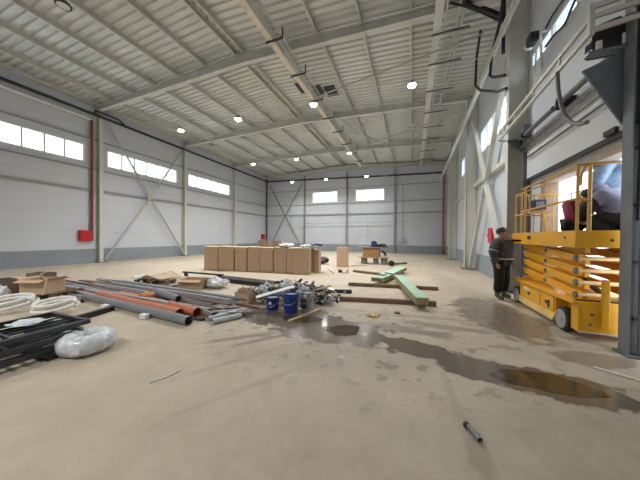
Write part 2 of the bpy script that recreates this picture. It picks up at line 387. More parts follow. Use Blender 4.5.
for X, lb in ((-12.2, 'right of the back cross brace'), (-6.97, 'between the two back windows'), (-1.75, 'right of the second back window')):
    column(X, YB-.03, 9.0, 'slim steel post on the back wall '+lb, 1, .2, .13, girt_m, 'wall_post', 'Y')
column(XL+.12, YB-.03, 8.9, 'dark slim steel post in the far left corner', 1, .12, .14, dark_steel_m, 'wall_post', 'Y')

# girts
def girt(a, b, label, w=.08, h=.12, mt=girt_m): tag(MB().bar(a, b, w, h).build('girt', mt), label, 'girt', 'wall girts')
for z, s_ in ((4.27, 'middle'), (7.22, 'upper'), (5.50, 'lower window-sill')):
    girt((XL+.075, YF+.05, z), (XL+.075, YB-.1, z), 'horizontal steel girt on the left wall, %s rail' % s_, h=.12 if z < 5 else .05)
    girt((XL+.3, YB-.075, z), (XR-.05, YB-.075, z), 'horizontal steel girt on the back wall, %s rail' % s_, h=.11 if z < 5 else .05)
girt((XR-.11, 9.3, 4.35), (XR-.11, 14.8, 4.35), 'thick horizontal girt through the right wall cross brace', .16, .16, col_m)
girt((XR-.08, 15.2, 4.35), (XR-.08, 20.8, 4.35), 'horizontal girt on the right wall past the cross brace', .1, .12, col_m)

# cross braces
def xbrace(p00, p10, p01, p11, label, w, mt, nrm):
    """four legs meeting at one gusset"""
    p00, p10, p01, p11 = map(Vector, (p00, p10, p01, p11)); c = (p00+p10+p01+p11)/4
    t = thing('cross_brace', label, 'cross brace', (c.x, c.y, min(p00.z, p10.z)))
    for p in (p00, p10, p01, p11):
        MB().bar(p, c+(p-c).normalized()*.12, w, w, nrm).build('brace_leg', mt, t)
    n_ = Vector(nrm); s_ = Vector((0, 1, 0)) if abs(n_.x) > .5 else Vector((1, 0, 0)); q = .22
    MB().poly([c-n_*.01-s_*q, c-n_*.01+Vector((0,0,q)), c-n_*.01+s_*q, c-n_*.01-Vector((0,0,q))], .02, nrm).build('gusset_plate', mt, t)
xb = XL+.30
xbrace((xb, 9.28, .2), (xb, 14.75, .2), (xb, 9.45, 8.35), (xb, 14.6, 8.5), 'large X-shaped steel brace across the second window of the left wall', .09, brace_m, (1, 0, 0))
xbrace((-17.0, YB-.14, .35), (-12.5, YB-.14, .35), (-17.1, YB-.14, 8.2), (-12.6, YB-.14, 8.0), 'X-shaped steel brace on the back wall by the left corner', .09, girt_m, (0, -1, 0))
xr = XR-.30
xbrace((xr, 14.6, .2), (xr, 9.5, .5), (xr, 14.5, 7.6), (xr, 9.6, 7.6), 'thick X-shaped steel brace on the right wall behind the worker', .15, col_m, (-1, 0, 0))

# ------------------------------------------------------------------ roof bracing, trays, pipes
def rod(name, pts, r, mt, label, cat, group=None, n=8): return tag(MB().tube(pts, r, n).build(name, mt, smooth=True), label, cat, group)
for i, (a, b) in enumerate((((369, 118), (359, 134)), ((400, 115), (385, 131)), ((430, 112), (409, 128)), ((363, 135), (385, 143)), ((387, 133), (409, 143)), ((411, 129), (433, 142)), ((340, 118), (359, 134)), ((456, 112), (436, 127)))):
    p, q = at(*a, 2, 9.2), at(*b, 2, 9.2)
    rod('wind_brace', [p, q], .045, steel_m, 'slanting roof bracing tube right of the trunking beyond the second beam, %s of the zigzag' % ORD[i], 'brace', 'roof bracing')
for i, (x0, x1) in enumerate(((-16.5, -13.0), (-13.0, -9.6))):
    rod('wind_brace', [(x0, 15.2, roofz(x0)-.32), (x1, 20.8, roofz(x1)-.32)], .04, steel_m, 'slanting roof bracing tube near the left wall, %s from the wall' % ORD[i], 'brace', 'roof bracing')
rod('slanting_tie', [(-3.95, 10.3, 7.95), (2.3, 10.3, 8.95)], .032, brace_m, 'long thin slanting tube rising right from the lamp in the first row', 'tie tube')
rod('slanting_tie', [(-3.75, 17.0, 7.85), (.9, 17.0, 8.9)], .032, brace_m, 'long thin slanting tube rising right from the lamp in the second row', 'tie tube')
rod('lamp_rail', [(-12.75, 9.0, 8.0), (-12.5, 26.8, 7.95)], .04, brace_m, 'thin tube running lengthwise beside the left lamps', 'rail')
rod('catenary_wire', [(-10.4, 11.3, 8.45), (-6.5, 11.2, 8.36), (-2, 11.2, 8.45), (2.8, 11.2, 8.7)], .015, steel_m, 'thin wire strung across behind the first lamp row', 'wire')

# cream trunking with a mesh tray beside it
t = thing('cable_trunking', 'long cream cable trunking hanging under the roof from the viewer to the back', 'cable trunking', (-4.9, 4, 8.75))
MB().box(-5.02, -4.80, 3.2, 24.5, 8.74, 8.86).build('trunk', pm('cream_trunking', (.66, .60, .50), .4), t)
tr = MB()
for x in (-4.66, -4.44): tr.box(x-.008, x+.008, 3.2, 24.5, 8.78, 8.84)
yy = 3.3
while yy < 24.4: tr.box(-4.66, -4.44, yy, yy+.02, 8.778, 8.79); yy += .22
tr.build('wire_tray', steel_m, t)
for yy in (5.6, 7.75, 9.75, 11.9, 13.9, 15.9, 18.2, 20.4, 22.6):
    hg = MB().box(-5.1, -4.4, yy-.03, yy+.03, 8.69, 8.735).build('hanger', black_m, t)
    MB().box(-4.42, -4.38, yy-.02, yy+.02, 8.735, 9.08).build('hanger_rod', black_m, hg)
# ladder tray on the right
t = thing('cable_ladder', 'galvanised cable ladder hanging lengthwise under the right half of the roof', 'cable ladder', (1.1, 8, 8.85))
mb = MB().box(.92, .96, 6.5, 26.5, 8.85, 8.93).box(1.30, 1.34, 6.5, 26.5, 8.85, 8.93)
yy = 6.6
while yy < 26.4: mb.box(.96, 1.30, yy, yy+.05, 8.86, 8.885); yy += .5
mb.build('ladder', steel_m, t)
MB().box(.60, .86, 6.5, 26.5, 8.90, 8.96).build('flat_trunk', col_m, t)
for yy in (9.6, 11.2, 13.2, 15.4, 17.4, 19.6, 22, 24.4):
    MB().box(.55, 1.75, yy-.025, yy+.025, 8.79, 8.84).build('cross_arm', dark_steel_m, t)
rod('black_conduit', [(1.0, 8.35, 8.72), (1.6, 8.75, 8.75), (2.5, 9.4, 8.62)], .035, black_m, 'sagging black conduit below the big black roof bar', 'conduit')
# black bar frame right of the ladder
t = thing('black_roof_frame', 'heavy black steel bar frame hanging under the roof at the top right', 'frame', (2, 9.2, 8.9))
MB().bar((1.38, 8.75, 8.98), (2.65, 9.75, 8.98), .12, .16).build('front_bar', black_m, t)
MB().bar((1.38, 8.75, 8.98), (1.55, 7.6, 9.0), .12, .16).build('side_bar', black_m, t)

# dark patches in the deck
for x, y, w_, lb in ((-5.75, 12.3, .5, 'left'), (-4.95, 12.8, .45, 'middle'), (-4.3, 13.0, .6, 'right')):
    tag(MB().box(x-w_/2, x+w_/2, y-.45, y+.5, roofz(x)-.035, roofz(x)-.01).build('roof_hatch', black_m), 'black square patch in the roof deck beside the trunking, %s of three' % lb, 'roof opening', 'dark patches in the deck')

# pipes along the walls
px_ = XL+.34
rod('drain_pipe', [(px_, YF+.3, 8.62), (px_, 26.6, 8.60), (px_+.15, YB-.35, 8.58), (-10, YB-.33, 8.42), (-4, YB-.33, 8.25), (2.75, YB-.33, 8.1)], .08, blackpipe_m,
    'long black pipe running high along the left wall and across the back wall', 'pipe', n=10)
rod('pipe_riser', [(XL+.34, 8.75, 8.70), (XL+.36, 8.78, 8.86), (XL+.42, 9.3, 8.84), (XL+.50, 9.9, 8.8), (XL+.38, 10.3, 8.66)], .055, blackpipe_m, 'short black pipe branch looping up beside the left wall column', 'pipe')
rod('strip_conduit', [(XL+.22, YF+.4, 8.30), (XL+.22, 8.6, 8.30)], .07, white_m, 'thin white tube running under the black pipe on the left wall', 'tube')
rod('rising_main', [(XL+.14, 8.72, 1.3), (XL+.14, 8.72, 8.3)], .065, redpipe_m, 'dark red vertical pipe beside the left wall column', 'pipe', n=12)
rod('orange_drain', [(2.87, YB-.32, .0), (2.87, YB-.32, 7.9), (2.80, YB-.32, 8.05), (2.55, YB-.32, 8.12), (2.2, YB-.32, 8.14)], .085, pm('orange_brown_pipe', (.34, .115, .055), .45), 'orange-brown vertical drain pipe in the far right corner', 'pipe', n=14)
rod('red_riser', [(XR-.07, 9.55, .0), (XR-.07, 9.55, 8.8)], .035, pm('dull_pink_pipe', (.35, .16, .15), .5), 'thin dull red vertical pipe behind the worker', 'pipe', n=10)
rod('heating_pipe', [(2.52, 6.9, 7.92), (2.52, 25.5, 7.22), (2.52, 26.6, 7.1)], .055, white_m, 'upper pale pipe running high along the right wall', 'pipe', n=10)
rod('heating_pipe', [(2.36, 7.0, 7.72), (2.36, 26.4, 7.0)], .045, pm('pale_grey_lagging', (.5, .5, .47), .5), 'lower grey pipe running high along the right wall', 'pipe', n=10)
rod('black_loop_pipe', [(2.3, 10.7, 9.4), (2.3, 11.3, 8.75), (2.3, 11.4, 7.75), (2.35, 10.8, 7.2), (2.5, 9.3, 6.3), (2.6, 8.9, 6.15)], .045, blackpipe_m, 'black bent pipe dropping from the roof, left of the two at the top right', 'pipe', n=10)
rod('black_loop_pipe', [(2.45, 8.6, 9.3), (2.45, 9.0, 8.35), (2.45, 9.85, 7.8), (2.47, 10.1, 7.3), (2.5, 9.8, 7.05), (2.56, 8.9, 6.55)], .045, blackpipe_m, 'black bent pipe dropping from the roof, right of the two at the top right', 'pipe', n=10)
rod('black_downpipe', [(XR-.6, 9.05, 9.1), (XR-.6, 9.05, 7.3)], .05, blackpipe_m, 'short dark pipe on the face of the big door column', 'pipe', n=10)
# back wall thin pipe, conduits
rod('wall_pipe', [(-12.9, YB-.28, 3.1), (-12.8, YB-.28, 3.25), (-.3, YB-.28, 3.32), (-.22, YB-.28, 3.15)], .03, brace_m, 'thin horizontal pipe at mid height on the back wall', 'pipe')
rod('conduit_drop', [(-.98, YB-.09, 1.65), (-.98, YB-.09, 7.6), (-1.3, YB-.35, 7.9), (-4.2, 25.6, 8.25)], .028, brace_m, 'thin conduit rising from the switch box on the back wall', 'conduit')
rod('conduit_drop', [(-4.6, YB-.05, 1.4), (-4.6, YB-.05, 5.6)], .018, steel_m, 'thin vertical conduit under the second back window', 'conduit')
rod('conduit_drop', [(-14.0, YB-.05, 1.1), (-14.0, YB-.05, 6.4)], .018, steel_m, 'thin vertical conduit behind the back cross brace', 'conduit')
t = thing('switch_box', 'grey electrical box on the back wall right of the workbench', 'electrical box', (-1.0, YB-.1, 1.15))
MB().box(-1.35, -.65, YB-.2, YB-.03, 1.18, 1.62).build('casing', pm('grey_box_paint', (.42, .44, .45), .5), t)
MB().box(-1.30, -1.02, YB-.215, YB-.2, 1.22, 1.58).build('door', pm('pale_box_door', (.55, .57, .58), .4), t)
def firebox(x, y, z, nx, label):
    t = thing('fire_cabinet', label, 'fire cabinet', (x, y, z)); s = nx*.2
    MB().box(min(x, x+s), max(x, x+s), y-.28, y+.28, z, z+.62).build('casing', red_m, t, bevel=.01)
    d = MB().box(min(x+s, x+s*1.08), max(x+s, x+s*1.08), y-.25, y+.25, z+.03, z+.59).build('door', red_m, t)
    MB().box(min(x+s*1.08, x+s*1.2), max(x+s*1.08, x+s*1.2), y+.17, y+.21, z+.26, z+.36).build('handle', dark_steel_m, d)
firebox(XL+.03*0, 8.42, 1.28, 1, 'red fire hose cabinet on the left wall beside the column')
firebox(XL, 26.3, 1.3, 1, 'red fire hose cabinet on the left wall near the far corner')
firebox(XR, 11.7, 1.45, -1, 'red fire hose cabinet on the right wall behind the worker')

# ------------------------------------------------------------------ lamps
def lamp(x, y, z, label, lit=True, group='high bay lamps', power=1):
    t = thing('high_bay_lamp', label, 'ceiling lamp', (x, y, z), 0, group)
    MB().lathe([(.16, .03), (.17, .05), (.15, .09), (.06, .12), (.055, .2), (.02, .22)], (x, y, z), n=20).build('housing', dark_steel_m, t, smooth=True)
    if lit: MB().lathe([(.05, -.035), (.13, -.02), (.155, .03)], (x, y, z), n=20).build('lens', lampglow_m, t, smooth=True)
    else:
        MB().lathe([(.13, .0), (.14, .02)], (x, y, z), n=24).build('lens', deck_m, t)
        MB().tube([(x+.15*math.cos(a*PI/12), y+.15*math.sin(a*PI/12), z+.02) for a in range(24)], .022, 8, closed=True).build('rim', black_m, t)
    MB().tube([(x, y, z+.2), (x, y, roofz(x)-.03)], .014, 6).build('suspension_rod', steel_m, t)
    if lit:
        l = bpy.data.lights.new('lamp_light', 'AREA'); l.shape = 'DISK'; l.size = .3; l.energy = LAMP_W*power; l.color = (1, .985, .96); l.spread = 2.5
        o = bpy.data.objects.new('lamp_light', l); C.objects.link(o); o.parent = t; o.location = (0, 0, -.06)
rows = {10.33: 'nearest lit row', 17.12: 'middle row', 24.1: 'farthest row'}
colsx = [(-12.4, 'leftmost'), (-8.42, 'second from left'), (-4.25, 'third from left'), (-.07, 'rightmost')]
for Y, r_ in rows.items():
    for X, c_ in colsx:
        if X > -1 and Y > 11: continue
        lamp(X, Y, 7.6, 'glowing round high bay lamp, %s lamp of the %s' % (c_, r_), power=.6 if Y > 20 else 1)
lamp(-8.6, 3.68, 7.6, 'unlit round high bay lamp with black rim at the top left', False)
for i, X in enumerate((-12.4, -8.42, -4.25, -.07)): lamp(X, -3.2, 7.6, 'round high bay lamp added behind the viewer, %s from the left wall' % ORD[i], i < 3, group='added lamps behind the viewer', power=1.15)  # unseen row, added so the near floor gets more light

# ------------------------------------------------------------------ big sectional door on the right
leaf_m = M_panel('white_door_leaf', (.66, .69, .72), .60, 4.05-.6)
t = thing('door_leaf', 'raised white sectional door leaf above the scissor lift', 'door leaf', (3.06, 6.6, 3.37))
MB().box(3.04, 3.09, 4.55, 8.62, 3.34, 4.30).build('panels', leaf_m, t)
MB().box(3.035, 3.095, 4.55, 8.62, 3.25, 3.335).build('bottom_seal', black_m, t)
MB().box(3.02, 3.04, 4.55, 8.62, 3.93, 3.96).build('joint_strip', dark_steel_m, t)
MB().box(2.99, 3.04, 5.30, 5.55, 3.34, 3.43).build('bottom_bracket', black_m, t)
MB().box(2.97, 3.04, 4.95, 5.12, 3.40, 3.56).build('roller_bracket', zinc_m, t)
for Y, lb in ((8.68, 'far'), (4.98, 'near')):
    q = MB().box(3.0, 3.13, Y-.03, Y+.03, 0, 4.9); q.box(2.96, 3.0, Y-.02, Y+.05, 0, 4.9)
    tag(q.build('door_track', dark_steel_m), 'vertical steel track at the %s side of the big door' % lb, 'door track', 'big door tracks')
t = thing('spring_shaft', 'long torsion spring shaft above the big door', 'door shaft', (2.88, 6.8, 4.5))
MB().tube([(2.88, 5.02, 4.5), (2.88, 8.95, 4.5)], .02, 10).build('axle', zinc_m, t, smooth=True)
for k, (a, b) in enumerate(((5.15, 6.55), (6.85, 8.3))):
    MB().tube([(2.88, a, 4.5), (2.88, b, 4.5)], .055, 14).build('spring', dark_steel_m, t, smooth=True)
    MB().lathe([(.04, 0), (.085, .01), (.085, .05), (.04, .06)], (2.88, b+.02, 4.5), (0, 1, 0)).build('spring_cone', black_m, t)
MB().box(2.84, 3.14, 6.62, 6.70, 4.38, 4.62).build('bracket', black_m, t)
tag(MB().box(2.93, 3.03, 4.75, 8.9, 4.26, 4.34).box(2.99, 3.03, 4.75, 8.9, 4.12, 4.26).build('header_rail', zinc_m), 'galvanised header rail under the spring shaft', 'door rail')
tag(MB().poly([(2.62, 8.80, 4.5), (3.14, 8.80, 4.6), (3.14, 8.80, 4.0)], .02, (0, 1, 0)).box(2.62, 3.14, 8.72, 8.82, 4.5, 4.54).build('shaft_bracket', dark_steel_m), 'dark triangular bracket at the far end of the spring shaft', 'bracket')
tag(MB().poly([(2.40, 4.92, 4.2), (2.86, 4.92, 4.38), (3.10, 4.92, 4.38), (3.10, 4.92, 3.35), (2.86, 4.92, 3.32)], .03, (0, 1, 0)).box(2.42, 3.1, 4.82, 4.95, 4.38, 4.42).build('shaft_bracket', pm('blue_grey_bracket', (.17, .20, .225), .45)), 'large blue-grey gusset at the near end of the spring shaft', 'bracket')
t = thing('door_operator', 'black motor unit on the gusset of the big door', 'door motor', (2.68, 4.98, 4.42))
MB().box(2.50, 2.86, 4.86, 5.12, 4.42, 4.78).build('motor_housing', black_m, t, bevel=.05)
MB().lathe([(.08, 0), (.1, .02), (.1, .22), (.07, .26)], (2.62, 5.0, 4.78), (.9, 0, .25)).build('gearbox', black_m, t, smooth=True)
MB().box(2.52, 2.58, 4.84, 4.88, 4.44, 4.56).build('label_plate', white_m, t)
MB().box(2.80, 2.83, 4.84, 4.88, 4.46, 4.60).build('label_plate', white_m, t)
# near door post
t = thing('door_post', 'dark grey steel door post at the right edge of the photo', 'column', (3.0, 4.83, 0))
MB().box(2.84, 2.86, 4.70, 4.88, .03, 8.9).box(2.86, 3.12, 4.79, 4.81, .03, 8.9).box(3.12, 3.14, 4.70, 4.88, .03, 8.9).build('shaft', pm('blue_grey_steel', (.20, .215, .235), .5, .2, .12, 3), t)
MB().box(2.80, 3.12, 4.62, 4.92, 0, .03).build('base_plate', dark_steel_m, t)
MB().tube([(2.93, 4.74, 1.9), (2.93, 4.72, 3.4), (2.93, 4.74, 5.0)], .014, 8).build('cable', black_m, t)
MB().tube([(2.98, 4.72, .05), (2.98, 4.72, 5.2)], .03, 10).build('conduit', pm('mid_grey_conduit', (.22, .23, .24), .4), t, smooth=True)
for z in (.5, 1.3, 2.1, 2.9, 3.25): MB().box(2.92, 3.02, 4.73, 4.785, z, z+.03).build('clip', dark_steel_m, t)
# cream tube frame in front of the door head
t = thing('tube_frame', 'cream double tube rail running below the roof along the big door', 'rail frame', (2.42, 6.8, 4.6))
for z, e in ((4.88, 'top'), (4.66, 'low')):
    MB().bar((2.42, 4.80, z), (2.42, 8.85, z-.06), .05, .06).build('rail', col_m, t)
for z in (5.02, 4.88, 4.69): MB().bar((2.42, 4.78, z), (3.13, 4.62, z), .045, .06).build('cross_tube', col_m, t)
MB().bar((2.42, 4.79, 4.62), (2.42, 4.79, 5.06), .06, .07).build('corner_post', col_m, t)
for y in (5.6, 6.6, 7.6, 8.4): MB().box(2.405, 2.435, y-.02, y+.02, 4.62, 4.86).build('spacer', col_m, t)
for z in (4.58, 4.80): MB().bar((2.42, 8.82, z), (2.66, 8.95, z), .03, .03).build('end_bracket', col_m, t)
rod('flexible_conduit', [(2.40, 5.62, 4.62), (2.40, 5.58, 4.3), (2.40, 5.5, 4.0), (2.40, 5.36, 3.72), (2.40, 5.16, 3.52), (2.40, 4.95, 3.40), (2.40, 4.78, 3.36)], .03, pm('grey_flex', (.2, .2, .2), .5), 'grey flexible conduit hanging from the cream tube rail with a bent loose end', 'conduit', n=10)
t = thing('floodlight', 'small dark floodlight on a bracket below the high window over the door', 'floodlight', (3.0, 7.9, 6.7))
MB().box(2.82, 3.02, 7.92, 8.22, 6.78, 7.02).build('housing', black_m, t, bevel=.03)
MB().lathe([(.03, 0), (.09, .03), (.1, .08)], (2.92, 8.24, 6.88), (0, 1, 0)).build('lamp_head', white_m, t, smooth=True)
MB().bar((3.0, 7.85, 6.95), (3.0, 7.75, 5.9), .04, .04).bar((3.0, 7.75, 5.95), (3.0, 8.15, 5.95), .04, .04).bar((3.0, 8.15, 5.95), (3.0, 8.05, 6.6), .03, .03).bar((3.0, 7.85, 6.9), (3.15, 7.85, 6.9), .04, .04).build('bracket', rail_m if False else col_m, t)
rod('hanging_cable', [(3.1, 6.3, 7.6), (3.08, 6.75, 7.2), (3.08, 7.0, 6.95), (3.08, 7.5, 6.98), (3.06, 7.75, 6.9)], .025, black_m, 'upper black cable looping to the floodlight above the door', 'cable')
rod('hanging_cable', [(3.1, 5.9, 6.9), (3.08, 6.5, 6.6), (3.08, 6.95, 6.35), (3.08, 7.4, 6.45), (3.04, 7.7, 6.4)], .025, black_m, 'lower black cable looping to the floodlight above the door', 'cable')
# jamb boards seen behind the lift
tag(MB().box(XR+.02, XR+.3, DY1-.16, DY1, 0, DZ).build('jamb_board', pm('raw_timber_jamb', (.42, .30, .19), .7, 0, .15, 8)), 'raw timber jamb board at the far side of the door opening', 'jamb')
tag(MB().box(XR+.02, XR+.3, DY0, DY1-.16, DZ-.14, DZ).build('lintel_board', pm('pale_lintel_board', (.60, .52, .42), .7, 0, .1, 8)), 'pale board lining the top of the door opening', 'lintel')

# ------------------------------------------------------------------ scissor lift
LX0, LX1, LY0, LY1 = 2.50, 3.72, 5.22, 7.86
t = thing('scissor_lift', 'yellow scissor lift standing in the big doorway', 'scissor lift', ((LX0+LX1)/2, (LY0+LY1)/2, 0))
ch = MB().box(LX0+.04, LX1-.04, LY0+.62, LY1-.42, .14, .56)
ch.box(LX0+.12, LX1-.12, LY1-.42, LY1-.02, .20, .56)
ch.box(LX0+.06, LX1-.06, LY0+.0, LY0+.20, .12, .62).box(LX0+.2, LX1-.2, LY0+.2, LY0+.62, .2, .6)
ch.box(LX0, LX1, LY0+.03, LY1, .56, .62)
ch.build('chassis', yellow_m, t, bevel=.008)
sk = MB().hexa([(LX0-.0, LY0+.66, .10), (LX0+.05, LY0+.66, .10), (LX0+.05, LY1-.46, .10), (LX0-.0, LY1-.46, .10), (LX0+.02, LY0+.60, .24), (LX0+.05, LY0+.60, .24), (LX0+.05, LY1-.40, .24), (LX0+.02, LY1-.40, .24)])
sk.build('pothole_guard', pm('pale_yellow_guard', (.80, .56, .18), .45), t)
for a, b in ((LY0+.66, LY0+1.15), (LY0+1.19, LY1-.46)):
    dr = MB().box(LX0+.02, LX0+.045, a, b, .26, .54).build('side_door', yellow_m, t, bevel=.006)
    MB().box(LX0+.01, LX0+.022, (a+b)/2-.05, (a+b)/2+.05, .36, .42).build('latch', black_m, dr)
MB().box(LX0+.012, LX0+.022, 6.9, 7.15, .44, .50).build('nameplate', white_m, t)
MB().box(LX0+.01, LX0+.022, 6.02, 6.07, .30, .44).build('warning_mark', black_m, t)
for x in (LX0+.02, LX1-.16):
    for y in (LY0+.41, LY1-.22):
        w = MB().lathe([(.15, 0), (.205, .01), (.21, .03), (.21, .12), (.2, .135), (.15, .14)], (x, y, .212), (1, 0, 0), 28).build('wheel', rubber_m, t, smooth=True)
        s_ = -.006 if x < 3 else .146
        MB().lathe([(.165, 0), (.165, .006), (.13, .008), (.12, .002), (.05, .004), (.05, .012), (.03, .014)] if x > 3 else [(.03, -.012), (.05, -.010), (.05, -.002), (.12, .0), (.13, -.008), (.165, -.006), (.165, .004)], (x+s_ if x > 3 else x, y, .212), (1, 0, 0), 28).build('rim', wheel_m, w, smooth=True)
# end face details towards the viewer
MB().box(LX0+.10, LX1-.1, LY0-.015, LY0, .18, .50).build('end_cover', yellow_m, t, bevel=.006)
for x, z in ((LX0+.2, .26), (LX0+.22, .42), (LX0+.75, .3)): MB().lathe([(.022, 0), (.022, .012)], (x, LY0-.028, z), (0, 1, 0), 12).build('bolt', dark_steel_m, t)
MB().box(LX0+.32, LX0+.42, LY0-.045, LY0-.016, .22, .98).build('support_arm', yellow_m, t, bevel=.01)
MB().tube([(LX0+.06, LY0-.03, .13), (LX1-.1, LY0-.03, .12)], .018, 8).build('bumper_tube', pm('pale_steel_tube', (.5, .45, .38), .4), t)
# folded scissor stack: four levels
za, dz = .66, .205
for k in range(4):
    z0, z1 = za+k*dz, za+(k+1)*dz
    for xs in (LX0+.18, LX1-.26):
        MB().bar((xs, LY0+.22, z0+.03), (xs, LY1-.30, z1-.01), .07, .135).build('scissor_arm', yellow_m, t, bevel=.006)
        MB().bar((xs+.09, LY0+.22, z1-.01), (xs+.09, LY1-.30, z0+.03), .07, .135).build('scissor_arm', yellow_m, t, bevel=.006)
    for y, zz in ((LY0+.24, z0+.03), (LY1-.32, z0+.03)):
        MB().tube([(LX0+.13, y, zz), (LX1-.14, y, zz)], .034, 12).build('cross_tube', pm('pale_yellow_tube', (.85, .60, .28), .4), t, smooth=True)
    MB().lathe([(.05, 0), (.055, .008), (.055, .03), (.03, .035)], (LX0+.115, LY0+.24, z0+.03), (1, 0, 0), 16).build('pivot_pin', dark_steel_m, t, smooth=True)
    MB().lathe([(.04, 0), (.04, .03)], (LX0+.125, (LY0+LY1)/2-.04, (z0+z1)/2+.01), (1, 0, 0), 16).build('pivot_pin', dark_steel_m, t, smooth=True)
MB().tube([(LX0+.6, LY0+.4, .66), (LX0+.6, LY1-.9, 1.15)], .05, 14).build('lift_cylinder', dark_steel_m, t, smooth=True)
MB().tube([(LX0+.30, LY0+.36, .62), (LX0+.30, LY0+.8, .66)], .045, 10).build('stack_buffer', black_m, t)
# platform
PZ0, PZ1 = 1.50, 1.775; PY0, PY1, PE = 5.20, 7.90, 7.28
MB().box(LX0, LX1+.05, PY0, PY1, 1.56, 1.61).build('deck', dark_steel_m, t)
pf = MB().box(LX0-.02, LX0+.015, PY0, PE, PZ0, PZ1).box(LX1+.035, LX1+.07, PY0, PE, PZ0, PZ1).box(LX0-.02, LX1+.07, PY0-.03, PY0, PZ0, PZ1)
pf.build('toe_board', yellow_m, t, bevel=.005)
MB().box(LX0, LX0+.03, PE+.02, PY1, PZ0+.02, PZ1).box(LX1+.02, LX1+.05, PE+.02, PY1, PZ0+.02, PZ1).box(LX0, LX1+.05, PY1, PY1+.03, PZ0+.02, PZ1).build('extension_toe_board', yellow_m, t, bevel=.005)
for x in (LX0+.42, LX0+1.0): MB().lathe([(.02, 0), (.02, .008)], (x, PY0-.04, 1.62), (0, 1, 0), 12).build('bolt', black_m, t)
MB().lathe([(.02, 0), (.02, .008)], (LX0-.03, 5.45, 1.66), (1, 0, 0), 12).build('bolt', black_m, t)
RZ = 2.84
def rail(pts, r=.02, nm='guard_rail'): MB().tube(pts, r, 10).build(nm, rail_m, t, smooth=True)
for x, xo in ((LX0+.02, 1), (LX1+.03, -1)):
    rail([(x, PY0+.02, RZ), (x, PE+.1, RZ)]); rail([(x, PY0+.02, 2.30), (x, PE+.1, 2.30)])
    xi = x+.05*xo
    rail([(xi, 6.4, RZ-.07), (xi, PY1, RZ-.07)], .018); rail([(xi, 6.4, 2.24), (xi, PY1, 2.24)], .018)
    for y in (PY0+.02, 7.2): rail([(x, y, PZ1-.1), (x, y, RZ)], .022, 'post')
    for y in (7.55, PY1): rail([(xi, y, PZ1-.1), (xi, y, RZ-.07)], .018, 'post')
rail([(x_, PY1, RZ-.07) for x_ in (LX0+.07, LX1-.02)], .018); rail([(LX0+.07, PY1, 2.24), (LX1-.02, PY1, 2.24)], .018)
for x in (LX0+.45, LX0+.85): rail([(x, PY1, PZ1-.05), (x, PY1, RZ-.07)], .016, 'post')
# entrance gate towards the viewer
rail([(LX0+.02, PY0+.02, RZ), (LX0+.17, PY0+.02, RZ)], .02)
rail([(LX0+.17, PY0+.02, PZ1-.1), (LX0+.17, PY0+.02, RZ)], .026, 'post')
rail([(LX0+.17, PY0, RZ), (LX1+.02, PY0, RZ)], .022)
rail([(LX0+.02, PY0-.01, 2.35), (LX0+.05, PY0-.01, 2.28), (LX0+.17, PY0-.01, 2.25)], .018)
rail([(LX0+.17, PY0-.01, RZ-.02), (LX0+.09, PY0-.01, RZ-.05), (LX0+.05, PY0-.01, RZ-.16), (LX0+.04, PY0-.01, 2.5)], .018)
# controls on the far rail
cb = MB().box(2.86, 3.12, 7.66, 7.84, 2.36, 2.62).build('control_box', pm('dark_blue_grey_box', (.05, .065, .10), .4), t, bevel=.015)
MB().box(2.90, 3.06, 7.64, 7.66, 2.43, 2.56).build('control_panel', pm('pale_blue_panel', (.22, .28, .40), .35), cb)
MB().box(2.80, 3.16, 7.70, 7.86, 2.30, 2.35).build('control_shelf', rail_m, t)
MB().bar((2.80, 7.80, 2.75), (2.86, 7.80, 2.3), .03).build('control_bracket', rail_m, t)
MB().bar((3.02, 7.80, 2.76), (3.20, 7.80, 1.75), .05).build('control_bracket', rail_m, t)
tag(MB().poly([(2.78+.3*math.cos(a)*(1+.2*math.sin(3*a)), 6.75+.35*math.sin(a), 1.612) for a in [k*PI/7 for k in range(14)]], .10).build('rag_bundle', black_m, bevel=.03), 'dark rag bundle lying on the lift platform left of the red jacket', 'rags')

# ------------------------------------------------------------------ people
def skin(name, V, E, mt, parent=None, sub=2, root=0, smooth=True):
    """grow a continuous tapered surface over a skeleton of joints"""
    me = bpy.data.meshes.new('skeleton'); o = bpy.data.objects.new('skeleton', me); C.objects.link(o)
    bm = bmesh.new(); lay = bm.verts.layers.skin.verify(); vs = []
    for p, r in V:
        v = bm.verts.new(p); rr = r if isinstance(r, tuple) else (r, r); v[lay].radius = rr; vs.append(v)
    for e in E: bm.edges.new((vs[e[0]], vs[e[1]]))
    vs[root][lay].use_root = True
    bm.to_mesh(me); bm.free()
    o.modifiers.new('s', 'SKIN').use_smooth_shade = True
    sb = o.modifiers.new('u', 'SUBSURF'); sb.levels = sub; sb.render_levels = sub
    dg = bpy.context.evaluated_depsgraph_get(); dg.update()
    res = bpy.data.meshes.new_from_object(o.evaluated_get(dg)); bpy.data.objects.remove(o)
    return res
def chain_edges(lists): return [(a, b) for L in lists for a, b in zip(L, L[1:])]
def merge(meshes, name):
    bm = bmesh.new()
    for me in meshes: bm.from_mesh(me)
    me = bpy.data.meshes.new(name); bm.to_mesh(me); bm.free()
    for p in me.polygons: p.use_smooth = True
    return me
skin_m = pm('skin', (.42, .24, .17), .55, 0, .08, 20)
